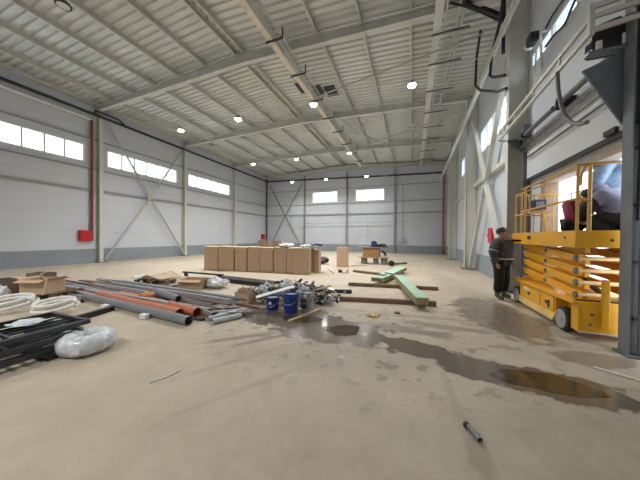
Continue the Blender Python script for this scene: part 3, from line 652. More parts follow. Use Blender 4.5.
def blob(mb, c, r, sx=1, sy=1, sz=1, n=12):
    c = Vector(c); rings = []
    P = [[c+Vector((r*sx*math.sin(PI*i/n)*math.cos(2*PI*j/n), r*sy*math.sin(PI*i/n)*math.sin(2*PI*j/n), r*sz*math.cos(PI*i/n))) for j in range(n)] for i in range(1, n)]
    R = [[mb.bm.verts.new(q) for q in row] for row in P]; a = mb.bm.verts.new(c+Vector((0,0,r*sz))); b = mb.bm.verts.new(c-Vector((0,0,r*sz)))
    mb._tag([mb.bm.faces.new((a, R[0][j], R[0][(j+1) % n])) for j in range(n)]); mb._tag([mb.bm.faces.new((b, R[-1][(j+1) % n], R[-1][j])) for j in range(n)])
    for x, y in zip(R, R[1:]): mb._tag([mb.bm.faces.new((x[j], y[j], y[(j+1) % n], x[(j+1) % n])) for j in range(n)])
    return mb
def person(label, loc, rz, J, jacket_m, trouser_m, boot_m, cap_m, hood=False, scale=1, stripes=None, group=None, puff=1.0, sleeve_m=None):
    """J: joints in the body's own frame, +y forwards"""
    t = thing('person', label, 'person', loc, rz, group); t.scale = (scale,)*3
    def P(n): return Vector(J[n])
    # one continuous body
    names = ['pelvis', 'belly', 'chest', 'neck', 'head', 'crown', 'hipL', 'kneeL', 'ankL', 'toeL', 'hipR', 'kneeR', 'ankR', 'toeR', 'shL', 'elL', 'wrL', 'shR', 'elR', 'wrR']
    rad = dict(pelvis=.13, belly=.125, chest=.135, neck=.055, head=.10, crown=.075, hipL=.085, kneeL=.058, ankL=.042, toeL=.035, shL=.058, elL=.043, wrL=.030)
    for k in list(rad):
        if k.endswith('L'): rad[k[:-1]+'R'] = rad[k]
    ix = {n: i for i, n in enumerate(names)}
    V = [(P(n), rad[n]) for n in names]
    E = chain_edges([[ix[q] for q in L] for L in (['pelvis', 'belly', 'chest', 'neck', 'head', 'crown'], ['pelvis', 'hipL', 'kneeL', 'ankL', 'toeL'], ['pelvis', 'hipR', 'kneeR', 'ankR', 'toeR'], ['chest', 'shL', 'elL', 'wrL'], ['chest', 'shR', 'elR', 'wrR'])])
    parts = [skin('b', V, E, skin_m)]
    for s_, sd in (('L', 1), ('R', -1)):
        w = P('wr'+s_); d = (w-P('el'+s_)).normalized(); side = Vector((sd, 0, 0)); f = Vector((0, 1, 0)); f = (f-d*f.dot(d)).normalized() if abs(f.dot(d)) < .95 else Vector((0, 0, 1))
        n_ = d.cross(f).normalized(); palm = w+d*.075
        parts.append(skin('h', [(w, .028), (w+d*.04, (.038, .02)), (palm, (.040, .018))], [(0, 1), (1, 2)], skin_m, sub=1))
        for k, ln in enumerate((.062, .070, .066, .052)):
            off = f*(.027-.018*k); c = n_*(-sd if False else 0)
            a = palm-d*.015+off; b = palm+d*ln*.45+off; e = palm+d*ln*.95+off+n_*sd*-.018
            parts.append(skin('f', [(a, .010), (b, .0095), (e, .008)], [(0, 1), (1, 2)], skin_m, sub=1))
        a = w+d*.025+f*.02; b = a+f*.032+d*.025; e = b+d*.03+f*.004
        parts.append(skin('f', [(a, .012), (b, .011), (e, .009)], [(0, 1), (1, 2)], skin_m, sub=1))
    # face, ears and nose grown onto the head
    hd, cr = P('head'), P('crown'); up_ = (cr-hd).normalized(); fd = Vector(J['face']).normalized(); fd = (fd-up_*fd.dot(up_)).normalized(); sdv = fd.cross(up_)
    fm = MB(); blob(fm, hd+fd*.098-up_*.012, .022, .6, .9, 1.1, 8)
    for q in (-1, 1): blob(fm, hd+sdv*q*.10+up_*-.01, .026, .5, .8, 1.1, 8)
    blob(fm, hd+fd*.08-up_*.075, .035, 1, .8, .7, 8)
    me = bpy.data.meshes.new('f'); fm.bm.to_mesh(me); fm.bm.free(); parts.append(me)
    me = merge(parts, 'body')
    def child(me, name, mt, smooth=True):
        for x in ([mt] if not isinstance(mt, list) else mt): me.materials.append(x)
        o = bpy.data.objects.new(name, me); C.objects.link(o); o.parent = t
        if smooth:
            for p in me.polygons: p.use_smooth = True
        return o
    me.materials.clear(); body = child(me, 'body', skin_m)
    for q in (-1, 1):
        e_ = MB(); blob(e_, hd+fd*.088+sdv*q*.034+up_*.014, .012, 1, 1, .8, 8); m_ = bpy.data.meshes.new('eye'); e_.bm.to_mesh(m_); e_.bm.free(); child(m_, 'eye', black_m)
    e_ = MB(); blob(e_, hd+fd*.092-up_*.052, .018, 1.2, .6, .35, 8); m_ = bpy.data.meshes.new('mouth'); e_.bm.to_mesh(m_); e_.bm.free(); child(m_, 'mouth', pm('lips', (.3, .12, .1), .5))
    # clothes
    pf_ = puff
    col = P('neck')*.8+P('chest')*.2
    V = [(P('pelvis')*.9+P('belly')*.1, (.185*pf_, .165*pf_)), (P('belly'), (.185*pf_, .165*pf_)), (P('chest'), (.195*pf_, .165*pf_)), (P('chest')*.45+P('neck')*.55, .13*pf_), (col+(P('neck')-P('chest'))*.25, .088),
         (P('shL'), .10*pf_), (P('elL'), .078*pf_), (P('wrL'), .055), (P('shR'), .10*pf_), (P('elR'), .078*pf_), (P('wrR'), .055)]
    jk = skin('j', V, chain_edges([[0, 1, 2, 3, 4], [2, 5, 6, 7], [2, 8, 9, 10]]), jacket_m); child(jk, 'jacket', jacket_m)
    if sleeve_m:
        for a in ('L', 'R'):
            ov = skin('s', [(P('sh'+a), .104*pf_), (P('el'+a), .080*pf_), (P('wr'+a), .060)], [(0, 1), (1, 2)], sleeve_m); child(ov, 'sleeve', sleeve_m)
    V = [(P('pelvis'), (.15, .14))]
    for a in ('L', 'R'): V += [(P('hip'+a), .118*puff**.5), (P('knee'+a), .10*puff**.5), (P('ank'+a)+(P('knee'+a)-P('ank'+a))*.12, .085*puff**.5)]
    tr_ = skin('t', V, chain_edges([[0, 1, 2, 3], [0, 4, 5, 6]]), trouser_m); child(tr_, 'trousers', trouser_m)
    for a in ('L', 'R'):
        k, an, to = P('knee'+a), P('ank'+a), P('toe'+a)
        bt = skin('b', [(an+(k-an)*.55, .078), (an+(k-an)*.15, .066), (Vector((an.x, an.y, an.z-.02)), .064), (to, .05), (to+(to-an)*.18, .036)], [(0, 1), (1, 2), (2, 3), (3, 4)], boot_m); child(bt, 'boot', boot_m)
    if hood:
        hh = skin('h', [(hd-fd*.05-up_*.10, .12), (hd-fd*.03+up_*.02, .135), (cr-fd*.01+up_*.02, .10)], [(0, 1), (1, 2)], jacket_m); child(hh, 'hood', jacket_m)
    else:
        cc = MB(); ax = (up_ - fd*.25).normalized(); cc.lathe([(.108, .0), (.114, .03), (.112, .06), (.10, .10), (.075, .128), (.03, .142)], hd+up_*.028-fd*.012, ax, 20)
        m_ = bpy.data.meshes.new('cap'); cc.bm.to_mesh(m_); cc.bm.free(); child(m_, 'beanie', cap_m)
    if stripes:
        def band(a, b, f, r, w=.022):
            a, b = P(a), P(b); c = a+(b-a)*f; d = (b-a).normalized(); mb = MB(); mb.lathe([(r*.96, -w), (r, -w), (r, w), (r*.96, w)], c, d, 20)
            m_ = bpy.data.meshes.new('band'); mb.bm.to_mesh(m_); mb.bm.free(); child(m_, 'reflective_stripe', stripes)
        for a in ('L', 'R'): band('sh'+a, 'el'+a, .80, .078*puff, .014)
        mb = MB(); c = P('pelvis')+Vector((0, 0, .06)); n = 24
        for r0 in (0,):
            A = [mb.bm.verts.new(c+Vector((.19*puff*math.cos(2*PI*k/n), .17*puff*math.sin(2*PI*k/n), -.02))) for k in range(n)]
            B = [mb.bm.verts.new(c+Vector((.19*puff*math.cos(2*PI*k/n), .17*puff*math.sin(2*PI*k/n), .02))) for k in range(n)]
            for k in range(n): mb.bm.faces.new((A[k], A[(k+1) % n], B[(k+1) % n], B[k]))
        m_ = bpy.data.meshes.new('band'); mb.bm.to_mesh(m_); mb.bm.free(); child(m_, 'reflective_stripe', stripes)
    return t
stand = dict(pelvis=(0, 0, .95), belly=(0, .0, 1.10), chest=(0, -.005, 1.34), neck=(0, 0, 1.49), head=(0, .02, 1.62), crown=(0, .01, 1.71), face=(0, 1, 0),
             hipL=(.095, 0, .90), kneeL=(.12, .03, .50), ankL=(.13, -.01, .10), toeL=(.145, .13, .05), hipR=(-.095, 0, .90), kneeR=(-.12, .02, .50), ankR=(-.15, -.03, .10), toeR=(-.175, .11, .05),
             shL=(.20, 0, 1.42), elL=(.29, -.04, 1.15), wrL=(.31, .07, .90), shR=(-.20, 0, 1.42), elR=(-.30, -.03, 1.15), wrR=(-.32, .08, .90))
work_m = pm('dark_workwear', (.055, .064, .08), .8, 0, .3, 9); work2_m = pm('black_workwear', (.010, .011, .013), .85, 0, .2, 9)
boot_m = pm('grey_rubber_boot', (.10, .10, .09), .6, 0, .2, 9); refl_m = pm('reflective_tape', (.42, .44, .42), .4)
person('person in dark blue-grey workwear and black beanie, standing watching the lift', (2.28, 7.95, 0), math.radians(-135), stand, work_m, work2_m, boot_m, black_m, scale=1.085, stripes=refl_m, puff=1.4)
# bent people on the platform
squat = dict(pelvis=(0, -.10, .36), belly=(0, -.03, .50), chest=(0, .14, .70), neck=(0, .29, .79), head=(0, .40, .86), crown=(0, .46, .93), face=(0, .8, -.5),
             hipL=(.11, -.08, .34), kneeL=(.20, .28, .40), ankL=(.17, .05, .10), toeL=(.18, .18, .05), hipR=(-.11, -.08, .34), kneeR=(-.20, .28, .40), ankR=(-.17, .05, .10), toeR=(-.18, .18, .05),
             shL=(.22, .16, .74), elL=(.27, .36, .50), wrL=(.12, .52, .36), shR=(-.22, .16, .74), elR=(-.27, .36, .50), wrR=(-.12, .52, .36))
lav_m = pm('grey_lavender_jacket', (.20, .21, .31), .7, 0, .12, 7); redj_m = pm('crimson_jacket', (.28, .02, .05), .7, 0, .15, 7); denim_m = pm('pale_blue_jacket', (.23, .33, .46), .7, 0, .25, 8)
person('person crouching on the lift in a grey-lavender jacket with black sleeves', (3.36, 5.66, 1.61), math.radians(22), squat, lav_m, work2_m, work2_m, work2_m, hood=True, puff=1.3, sleeve_m=work2_m, scale=1.05)
person('person crouching on the lift in a red jacket and dark cap', (3.36, 7.0, 1.61), math.radians(178), squat, redj_m, work2_m, work2_m, pm('dark_green_cap', (.04, .05, .045), .8), scale=1.02)
lean = dict(stand); lean.update(pelvis=(0, 0, .78), belly=(0, .02, 1.02), hipL=(.095, 0, .75), hipR=(-.095, 0, .75), chest=(0, .05, 1.33), neck=(0, .10, 1.47), head=(0, .15, 1.59), crown=(0, .17, 1.68), shL=(.21, .06, 1.41), shR=(-.21, .06, 1.41), elL=(.27, .14, 1.14), wrL=(.22, .20, .92), elR=(-.27, .14, 1.14), wrR=(-.22, .20, .92), face=(0, .8, -.4))
person('person standing on the lift in a pale blue hooded jacket', (3.56, 6.35, 1.61), math.radians(60), lean, denim_m, work2_m, work2_m, work2_m, hood=True, puff=1.45, scale=1.04)

# ------------------------------------------------------------------ cardboard boxes
def tall_box(p0, p1, h, dep, label, group='tall cardboard boxes in a row', topm=None, flap=True):
    """front lower edge from p0 to p1, depth away from the viewer"""
    p0, p1 = Vector((*p0, 0)), Vector((*p1, 0)); d = (p1-p0).normalized(); n_ = Vector((-d.y, d.x, 0)); w = (p1-p0).length
    t = thing('cardboard_box', label, 'cardboard box', ((p0+p1)/2+n_*dep/2), math.atan2(d.y, d.x), group)
    M = Matrix.Translation((p0+p1)/2+n_*dep/2) @ Matrix.Rotation(math.atan2(d.y, d.x), 4, 'Z')
    MB().box(-w/2, w/2, -dep/2, dep/2, 0, h, M).build('carton', card_m, t, bevel=.008)
    MB().box(-w/2, w/2, -.025, .025, h+.001, h+.004, M).build('tape', card2_m, t)
    if flap: MB().poly([M @ Vector(q) for q in ((-w/2, -dep/2, h), (w/2, -dep/2, h), (w/2-.02, -dep/2+.22, h+.035), (-w/2+.02, -dep/2+.22, h+.035))], .006).build('flap', card2_m, t)
    return t
D = Vector((4.81, .75)).normalized()
bx0 = Vector((-9.30, 9.02))
spans = [(0, .66), (.70, 1.42), (1.48, 2.02), (2.07, 2.62), (2.64, 3.20), (3.24, 3.80)]
for i, (a, b) in enumerate(spans):
    p, q = bx0+D*a*1.09, bx0+D*b*1.09
    tall_box(p, q, 1.12+.015*(i % 2), .6, 'tall brown cardboard box, %s from the left in the front row' % ORD[i])
tall_box((-5.15, 9.60), (-4.84, 9.66), 1.12, .55, 'narrow tall cardboard box, seventh from the left in the row')
tall_box((-4.80, 9.52), (-4.12, 9.68), 1.14, .6, 'widest tall cardboard box near the right end of the row')
tall_box((-4.50, 10.36), (-4.22, 10.40), 1.06, .6, 'narrow tall cardboard box standing behind the right end of the row')
tall_box((-4.21, 10.40), (-3.97, 10.43), 1.02, .5, 'slim pale cardboard box at the far right end of the row', flap=False)
for i in range(5):
    p = bx0+Vector((.1, .85))+D*(i*.95); q = p+D*.75
    tall_box(p, q, 1.05, .6, 'tall cardboard box in the second row, %s from the left' % ORD[i], 'cardboard boxes in the second row', flap=False)
tall_box((-3.86, 12.9), (-3.26, 13.0), 1.08, .55, 'single tall cardboard box standing alone by the workbench', None, flap=False)
def carton(c, w, d, h, rz, label, mt=card_m, group=None, z=0, flaps=True, name='carton_box'):
    t = thing(name, label, 'cardboard box', (c[0], c[1], z), rz, group); M = Matrix.Translation((c[0], c[1], z)) @ Matrix.Rotation(rz, 4, 'Z'); T = .006
    MB().box(-w/2, w/2, -d/2, -d/2+T, 0, h, M).box(-w/2, w/2, d/2-T, d/2, 0, h, M).box(-w/2, -w/2+T, -d/2+T, d/2-T, 0, h, M).box(w/2-T, w/2, -d/2+T, d/2-T, 0, h, M).box(-w/2, w/2, -d/2, d/2, 0, T, M).build('carton', mt, t)
    if flaps:
        for sx, sy in ((0, -1), (0, 1), (-1, 0), (1, 0)):
            if sx == 0: q = [(-w/2, sy*d/2, h), (w/2, sy*d/2, h), (w/2, sy*(d/2+d*.28), h-.05), (-w/2, sy*(d/2+d*.28), h-.05)]
            else: q = [(sx*w/2, -d/2, h), (sx*w/2, d/2, h), (sx*(w/2+w*.12), d/2, h+.03), (sx*(w/2+w*.12), -d/2, h+.03)]
            MB().poly([M @ Vector(v) for v in q], .005).build('flap', mt, t)
    return t
for i, (x, y, w, lb) in enumerate(((-6.55, 10.0, .55, 'left'), (-5.9, 10.1, .5, 'right'))):
    carton((x, y), w, .4, .28, .15, 'small carton lying on top of the tall boxes, %s of two' % lb, card2_m, 'cartons on the tall boxes', 1.16, False)
def crumple(c, r, h, mt, label, name, cat, seed=0, sx=1, sy=1):
    rnd = random.Random(seed); bm = bmesh.new(); bmesh.ops.create_icosphere(bm, subdivisions=3, radius=1)
    for v in bm.verts:
        n_ = v.co.copy(); k = 1+.22*math.sin(5*n_.x+seed)*math.cos(6*n_.y)+rnd.uniform(-.10, .10)
        z = (n_.z*.5+.5)*h*k; z = max(z, 0)
        v.co = Vector((c[0]+n_.x*r*sx*k, c[1]+n_.y*r*sy*k, c[2]+z))
    mb = MB(); mb.bm.free(); mb.bm = bm; return tag(mb.build(name, mt), label, cat)
crumple((-5.35, 9.95, 1.155), .32, .16, bag_m, 'crumpled white plastic on the tall boxes above the narrow one', 'plastic_bag', 'plastic bag', 3)
crumple((-4.4, 9.95, 1.17), .22, .12, bag_m, 'crumpled white plastic at the right end of the tall boxes', 'plastic_bag', 'plastic bag', 9)
tag(MB().box(-4.5, -3.75, 10.1, 10.6, 1.18, 1.20).build('sheet_offcut', zinc_m), 'thin metal offcut lying on the right-hand tall boxes', 'metal sheet')
tag(MB().tube([(-4.2, 10.2, 1.24), (-4.0, 10.3, 1.32), (-3.8, 10.4, 1.26), (-3.9, 10.2, 1.22)], .03, 8).build('hand_tool', black_m), 'black hand tool lying on the metal offcut', 'tool')

# ------------------------------------------------------------------ pipes in the foreground pile
def gpipe(a, b, r, mt, label, za=0, zb=None, name='plastic_pipe', group='pipes in the left pile', hollow=True, wall=.008):
    zb = za if zb is None else zb
    A = Vector((a[0], a[1], za+r)); B = Vector((b[0], b[1], zb+r)); mb = MB()
    (mb.pipe(A, B, r, 18, wall) if hollow else mb.tube([A, B], r, 10))
    return tag(mb.build(name, mt, smooth=True), label, 'pipe', group)
def e2(px, py, z=0): v = at(px, py, 2, z); return (v.x, v.y)
gpipe((-7.7, 3.70), (-3.78, 3.32), .085, greypipe_m, 'thick dark grey pipe at the front edge of the pipe pile')
gpipe((-7.5, 3.90), (-4.25, 3.52), .10, orange_m, 'front orange drain pipe with an open end', .0)
gpipe((-7.0, 4.11), (-4.02, 3.73), .095, orange_m, 'second orange drain pipe, behind the front one', .0)
gpipe((-6.1, 4.30), (-4.92, 4.05), .08, greypipe_m, 'short dark grey pipe resting against the orange pipes', .165, .12)
gpipe((-4.45, 4.02), (-3.60, 3.72), .07, brownpipe_m, 'short brown-grey pipe beyond the orange pipe ends', .0)
gpipe((-4.5, 3.56), (-3.72, 3.60), .03, blackpipe_m, 'thin black pipe between the front pipe ends', .0)
gpipe((-3.42, 3.52), (-3.18, 4.02), .05, palepipe_m, 'short pale conduit lying crosswise at the pile end', .0)
gpipe((-3.62, 3.62), (-3.40, 4.15), .05, palepipe_m, 'second short pale conduit lying crosswise at the pile end', .0)
gpipe((-10.3, 4.46), (-4.05, 3.93), .05, pm('blue_grey_conduit', (.27, .31, .36), .35), 'long blue-grey conduit in the middle of the pipe pile', .0)
gpipe((-10.9, 4.72), (-4.25, 4.50), .04, redpipe_m, 'long dark red steel pipe in the middle of the pile', .03)
gpipe((-10.8, 4.58), (-5.6, 4.22), .035, palepipe_m, 'long pale conduit in front of the dark red pipe', .02)
gpipe((-10.6, 4.32), (-6.2, 4.14), .035, palepipe_m, 'long pale conduit, frontmost at the far left of the pile', .0)
gpipe((-10.2, 4.12), (-6.8, 3.98), .045, redpipe_m, 'shorter dark red pipe at the far left of the pile', .0)
gpipe((-10.4, 5.10), (-4.3, 4.80), .04, pm('mauve_grey_pipe', (.33, .27, .28), .4), 'mauve-grey pipe in the back half of the pile', .0)
gpipe((-9.9, 5.34), (-4.35, 5.00), .04, palepipe_m, 'long pale conduit at the back of the pile', .0)
gpipe((-9.42, 5.52), (-4.15, 5.12), .045, greypipe_m, 'rearmost dark grey pipe of the pile', .0)
gpipe((-9.8, 4.95), (-4.0, 4.66), .028, redpipe_m, 'thin red pipe in the back half of the pile', .0)
gpipe((-9.2, 4.84), (-4.6, 4.58), .03, pm('whitish_conduit', (.58, .60, .60), .35), 'thin whitish conduit between the red pipes', .0)
gpipe((-7.0, 3.94), (-4.9, 3.80), .03, palepipe_m, 'thin pale conduit lying in the groove beside the orange pipes', .155, .15)
for i, (a, b, r, mt, lb) in enumerate((((48, 295), (82, 303), .045, pm('dusty_pink_pipe', (.34, .17, .15), .5), 'short dusty pink pipe, frontmost at the left end of the pile'), ((50, 292), (104, 304), .035, greypipe_m, 'grey conduit beside the dusty pink pipe at the left end of the pile'),
        ((52, 289), (128, 305), .03, palepipe_m, 'pale conduit, second behind the dusty pink pipe'), ((56, 287), (150, 304), .032, palepipe_m, 'pale conduit, third behind the dusty pink pipe'), ((60, 285), (170, 303), .03, brownpipe_m, 'brown conduit, fourth behind the dusty pink pipe'), ((84, 283), (232, 304), .03, redpipe_m, 'thin dark red conduit starting behind the back conduits'))):
    gpipe(e2(*a), e2(*b), r, mt, lb, .0 if i < 2 else .05)
for i in range(9):
    y = 5.06-.105*i; x1 = -4.15+.09*((i*5) % 7); 
    gpipe((-10.4+.33*((i*3) % 5), y+.30), (x1, y-.06*(i % 3)), .022+.005*(i % 2), (palepipe_m, greypipe_m, brownpipe_m)[i % 3], 'thin conduit on top of the pipe pile, %s from the back' % ORD[i], .085, .075)
for i in range(6):
    x = -4.1+.10*i; gpipe((x, 3.95-.02*i), (x+.5, 4.42-.03*i), .028, (palepipe_m, blackpipe_m, zinc_m)[i % 3], 'short conduit offcut at the right end of the pipe pile, %s from the left' % ORD[i], .0+.06*(i % 2), .03)
for i, (x, y) in enumerate(((-4.9, 3.28), (-6.35, 3.40))):
    tag(MB().box(x-.09, x+.09, y-.05, y+.05, 0, .09).build('foam_block', white_m, bevel=.01), 'white foam block in front of the grey pipe, %s one' % ('right' if i == 0 else 'left'), 'foam block', 'foam blocks')
t = crumple((-5.9, 4.02, .17), .17, .10, pm('orange_netting', (.62, .27, .10), .6), 'bundle of orange straps on the pipes', 'strap_bundle', 'straps', 4)
# long black profiles behind
for i in range(8):
    r_, c_ = divmod(i, 4); y0 = 6.62+.13*c_
    mb = MB().bar((-6.7-.05*c_, y0+.38, .035+.075*r_), (-2.9, y0+.02, .035+.075*r_), .09, .06)
    tag(mb.build('steel_profile', black_m), 'long black steel profile, %s layer, %s from the front' % (('bottom', 'top')[r_], ORD[c_]), 'steel profile', 'black profiles behind the pile')
gpipe((-3.5, 6.45), (-1.62, 6.98), .055, blackpipe_m, 'thick black pipe sticking out right of the scrap heap', .0, group=None)

# ------------------------------------------------------------------ scrap heap, buckets
rnd = random.Random(11)
mb = MB()
for k in range(420):
    u = rnd.random(); x = -3.85+2.0*u+rnd.uniform(-.25, .25); y = 5.45+.55*u+rnd.uniform(-.5, .5); z = rnd.uniform(.02, .46)*(1-1.1*abs(u-.42)); mb.mi = rnd.choice((0, 0, 0, 1, 1, 2, 3, 4))
    a = rnd.uniform(0, PI); L = rnd.uniform(.05, .20); d = Vector((math.cos(a), math.sin(a), rnd.uniform(-.2, .5))).normalized()*L
    p = Vector((x, y, z+.02)); kk = rnd.random()
    if kk < .45: mb.tube([p-d*.5, p+d*.5], rnd.uniform(.01, .03), 8)
    elif kk < .75: mb.tube([p-d*.4, p, p+Vector((d.y*.5, -d.x*.5, abs(d.z)*.4+.02))], rnd.uniform(.015, .035), 8)
    else: mb.bar(p-d*.35, p+d*.35, rnd.uniform(.03, .10), rnd.uniform(.01, .03))
tag(mb.build('scrap_heap', [black_m, zinc_m, palepipe_m, card2_m, dark_steel_m]), 'heap of metal fittings, elbows and offcuts behind the blue buckets', 'scrap heap', kind='stuff')
for i, (p, q, lb) in enumerate((((-2.95, 5.1, .1), (-2.0, 6.2, .34), 'longer slanting'), ((-2.7, 5.0, .08), (-1.95, 5.8, .22), 'shorter slanting'))):
    tag(MB().bar(p, q, .05, .03).build('wood_strip', wood_m if i else lightwood_m), '%s wooden strip leaning on the scrap heap' % lb, 'wood strip')
tag(MB().bar((-3.05, 6.1, .1), (-2.95, 6.35, .42), .06, .05).build('black_offcut', black_m), 'black offcut standing up from the back of the scrap heap', 'offcut')
for i, (x, y, a, lb) in enumerate(((-1.75, 6.0, .4, 'right'), (-2.0, 5.5, -.3, 'front'), (-1.85, 6.35, 1.0, 'rear'))):
    d = Vector((math.cos(a), math.sin(a), 0))*.16; p = Vector((x, y, .035))
    tag(MB().tube([p-d, p, p+Vector((d.y, -d.x, 0))*.5+Vector((0, 0, .04))], .03, 10).build('pipe_elbow', black_m, smooth=True), 'black pipe elbow on the floor at the %s edge of the scrap heap' % lb, 'pipe fitting', 'loose elbows')
for i, (x, y, r, h) in enumerate(((-3.45, 5.35, .16, .38), (-2.95, 5.5, .16, .46), (-2.45, 5.45, .13, .36))):
    crumple((x, y, .06), r, h, (plastic_wrap_m, bag_m, plastic_wrap_m)[i], 'crumpled translucent plastic on the scrap heap, %s from the left' % ORD[i], 'plastic_wrap', 'plastic wrap', 20+i)
def bucket(x, y, r, h, mt, label, extra=None, lidm=None):
    t = thing('bucket', label, 'bucket', (x, y, 0), 0, None)
    MB().lathe([(r*.9, 0), (r*.97, h*.8), (r*1.05, h*.82), (r*1.05, h*.86), (r, h*.88), (r*1.02, h), (r*.96, h), (r*.84, .03)], (x, y, 0), n=28).build('pail', mt, t, smooth=True)
    MB().lathe([(r*.95, h*.9), (r*.95, h*.92)], (x, y, 0), n=24).build('contents', lidm or pm('pale_contents', (.35, .4, .5), .6), t)
    MB().tube([(x+r*1.07*math.cos(a), y+r*1.07*math.sin(a), h*.80-.14*math.sin(-a)) for a in [(-PI)+k*PI/12 for k in range(13)]], .006, 6).build('bail_handle', zinc_m, t)
    return t
bucket(-2.43, 4.72, .16, .42, blue_m, 'tall blue plastic bucket, right of the two blue ones')
t = bucket(-2.92, 4.78, .15, .28, blue_m, 'low blue bucket under the white board, left of the two blue ones')
MB().box(-2.93, -2.86, 4.62, 4.635, .14, .20).build('label_sticker', white_m, t)
t = bucket(-2.12, 4.92, .145, .43, zinc_m, 'dented grey metal bucket beside the blue bucket')
MB().box(-2.22, -2.08, 4.765, 4.78, .10, .30).build('dark_patch', black_m, t)
tag(MB().bar((-3.18, 4.52, .30), (-2.50, 5.02, .50), .22, .014).build('white_board', white_m), 'narrow white board lying across the blue buckets', 'board')
t = carton((-3.86, 5.08), .46, .34, .24, -.15, 'open cardboard box of crumpled paper left of the buckets', card_m, flaps=False)
for i in range(7):
    o = crumple((-4.01+.05*i, 5.03+.05*(i % 3), .15), .06, .17+.03*(i % 2), card2_m, '', 'x', 'x', 40+i)
    for k in ('label', 'category'): del o[k]
    o.name = 'crumpled_paper'; o.data.transform(Matrix.Translation(o.location)); o.location = (0, 0, 0); M = (Matrix.Translation(t.location) @ Matrix.Rotation(t.rotation_euler[2], 4, 'Z')).inverted(); o.data.transform(M); o.parent = t
tag(MB().bar((-2.18, 4.16, .015), (-1.9, 5.15, .015), .07, .03).build('wood_batten', lightwood_m), 'pale wooden batten lying in the puddle in front of the buckets', 'batten')
tag(MB().bar((-3.9, 4.75, .02), (-3.2, 4.68, .02), .05, .03).build('red_strip', redpipe_m), 'short dark red strip in front of the cardboard box', 'strip')

# ------------------------------------------------------------------ battens, insulation panels
def batten(p, q, w, h, label): return tag(MB().bar((p[0], p[1], h/2), (q[0], q[1], h/2), w, h).build('timber_batten', wood_m, bevel=.004), label, 'timber', 'timber battens on the floor')
batten((-1.72, 6.06), (.56, 6.50), .10, .11, 'brown timber batten nearest the viewer, under the green panel end')
batten((-1.98, 8.06), (.78, 8.42), .10, .11, 'brown timber batten in the middle, crossing under both green panels')
batten((-2.55, 11.3), (-.35, 10.45), .10, .11, 'brown timber batten farthest from the viewer')
def panel(p, q, w, h, z, label):
    p, q = Vector((*p, z)), Vector((*q, z)); t = thing('insulation_panel', label, 'insulation panel', ((p.x+q.x)/2, (p.y+q.y)/2, z))
    MB().bar(p+Vector((0, 0, h/2)), q+Vector((0, 0, h/2)), w, h).build('core', greenside_m, t)
    MB().bar(p+Vector((0, 0, h+.004)), q+Vector((0, 0, h+.004)), w+.01, .008).build('top_facing', green_m, t)
panel((-1.10, 8.55), (-.42, 12.2), .42, .13, .115, 'left mint-green insulation panel with tools lying on it')
panel((.24, 5.98), (-.46, 9.35), .27, .16, .115, 'right mint-green insulation panel pointing at the viewer')
for i, (x, y, a) in enumerate(((-1.0, 9.1, .3), (-.82, 9.6, -.5))):
    d = Vector((math.cos(a), math.sin(a), 0))*.16
    t = thing('clamp', 'black hand clamp on the left green panel, %s one' % ('nearer', 'farther')[i], 'clamp', (x, y, .255), 0, 'clamps')
    p = Vector((x, y, .28)); MB().tube([p-d, p+d], .018, 8).build('jaw', black_m, t); MB().tube([p, p+Vector((d.y, -d.x, .02))], .014, 8).build('handle', black_m, t)

# ------------------------------------------------------------------ workbench in the distance
t = thing('workbench', 'makeshift wooden workbench near the back wall', 'workbench', (-2.3, 15.5, 0))
MB().box(-3.15, -1.25, 15.1, 15.9, 1.0, 1.05).build('top_board', pm('grey_board', (.28, .25, .22), .7), t)
MB().box(-2.85, -1.85, 15.2, 15.8, .42, 1.0).build('plywood_case', pm('orange_plywood', (.36, .20, .09), .6, 0, .15, 6), t)
MB().box(-3.15, -1.3, 15.1, 15.9, .38, .42).build('shelf_board', lightwood_m, t)
for x, w in ((-2.95, .3), (-2.2, .25), (-1.75, .35)):
    MB().box(x, x+w, 15.2, 15.7, 0, .38).build('support_block', pm('grey_green_block', (.17, .18, .14), .7, 0, .3, 9), t)
t = thing('mitre_saw', 'dark blue and black power saw standing on the workbench', 'power saw', (-2.0, 15.4, 1.05))
MB().box(-2.4, -1.4, 15.25, 15.6, 1.05, 1.12).build('base', black_m, t)
MB().lathe([(.17, 0), (.18, .02), (.18, .06), (.1, .1)], (-2.2, 15.35, 1.26), (0, 1, 0), 24).build('blade_guard', pm('tool_blue', (.03, .05, .15), .4), t, smooth=True)
MB().bar((-2.1, 15.5, 1.16), (-1.5, 15.5, 1.2), .1, .1).build('motor', black_m, t)
t = thing('grinder', 'black bench tool hanging on the right of the workbench', 'power tool', (-1.5, 15.05, .55))
MB().tube([(-1.7, 15.06, .85), (-1.5, 15.04, .7), (-1.45, 15.04, .55)], .07, 10).build('housing', black_m, t, smooth=True)
gpipe((-1.25, 15.0), (-.3, 16.2), .06, brownpipe_m, 'short brown tube on the floor right of the workbench', group=None)
t = thing('reel', 'small black cable reel at the foot of the workbench', 'reel', (-1.05, 14.6, 0))
MB().lathe([(.16, 0), (.16, .02), (.08, .03), (.08, .13), (.16, .14), (.16, .16)], (-1.1, 14.6, .16), (.3, -1, 0), 20).build('drum', black_m, t)
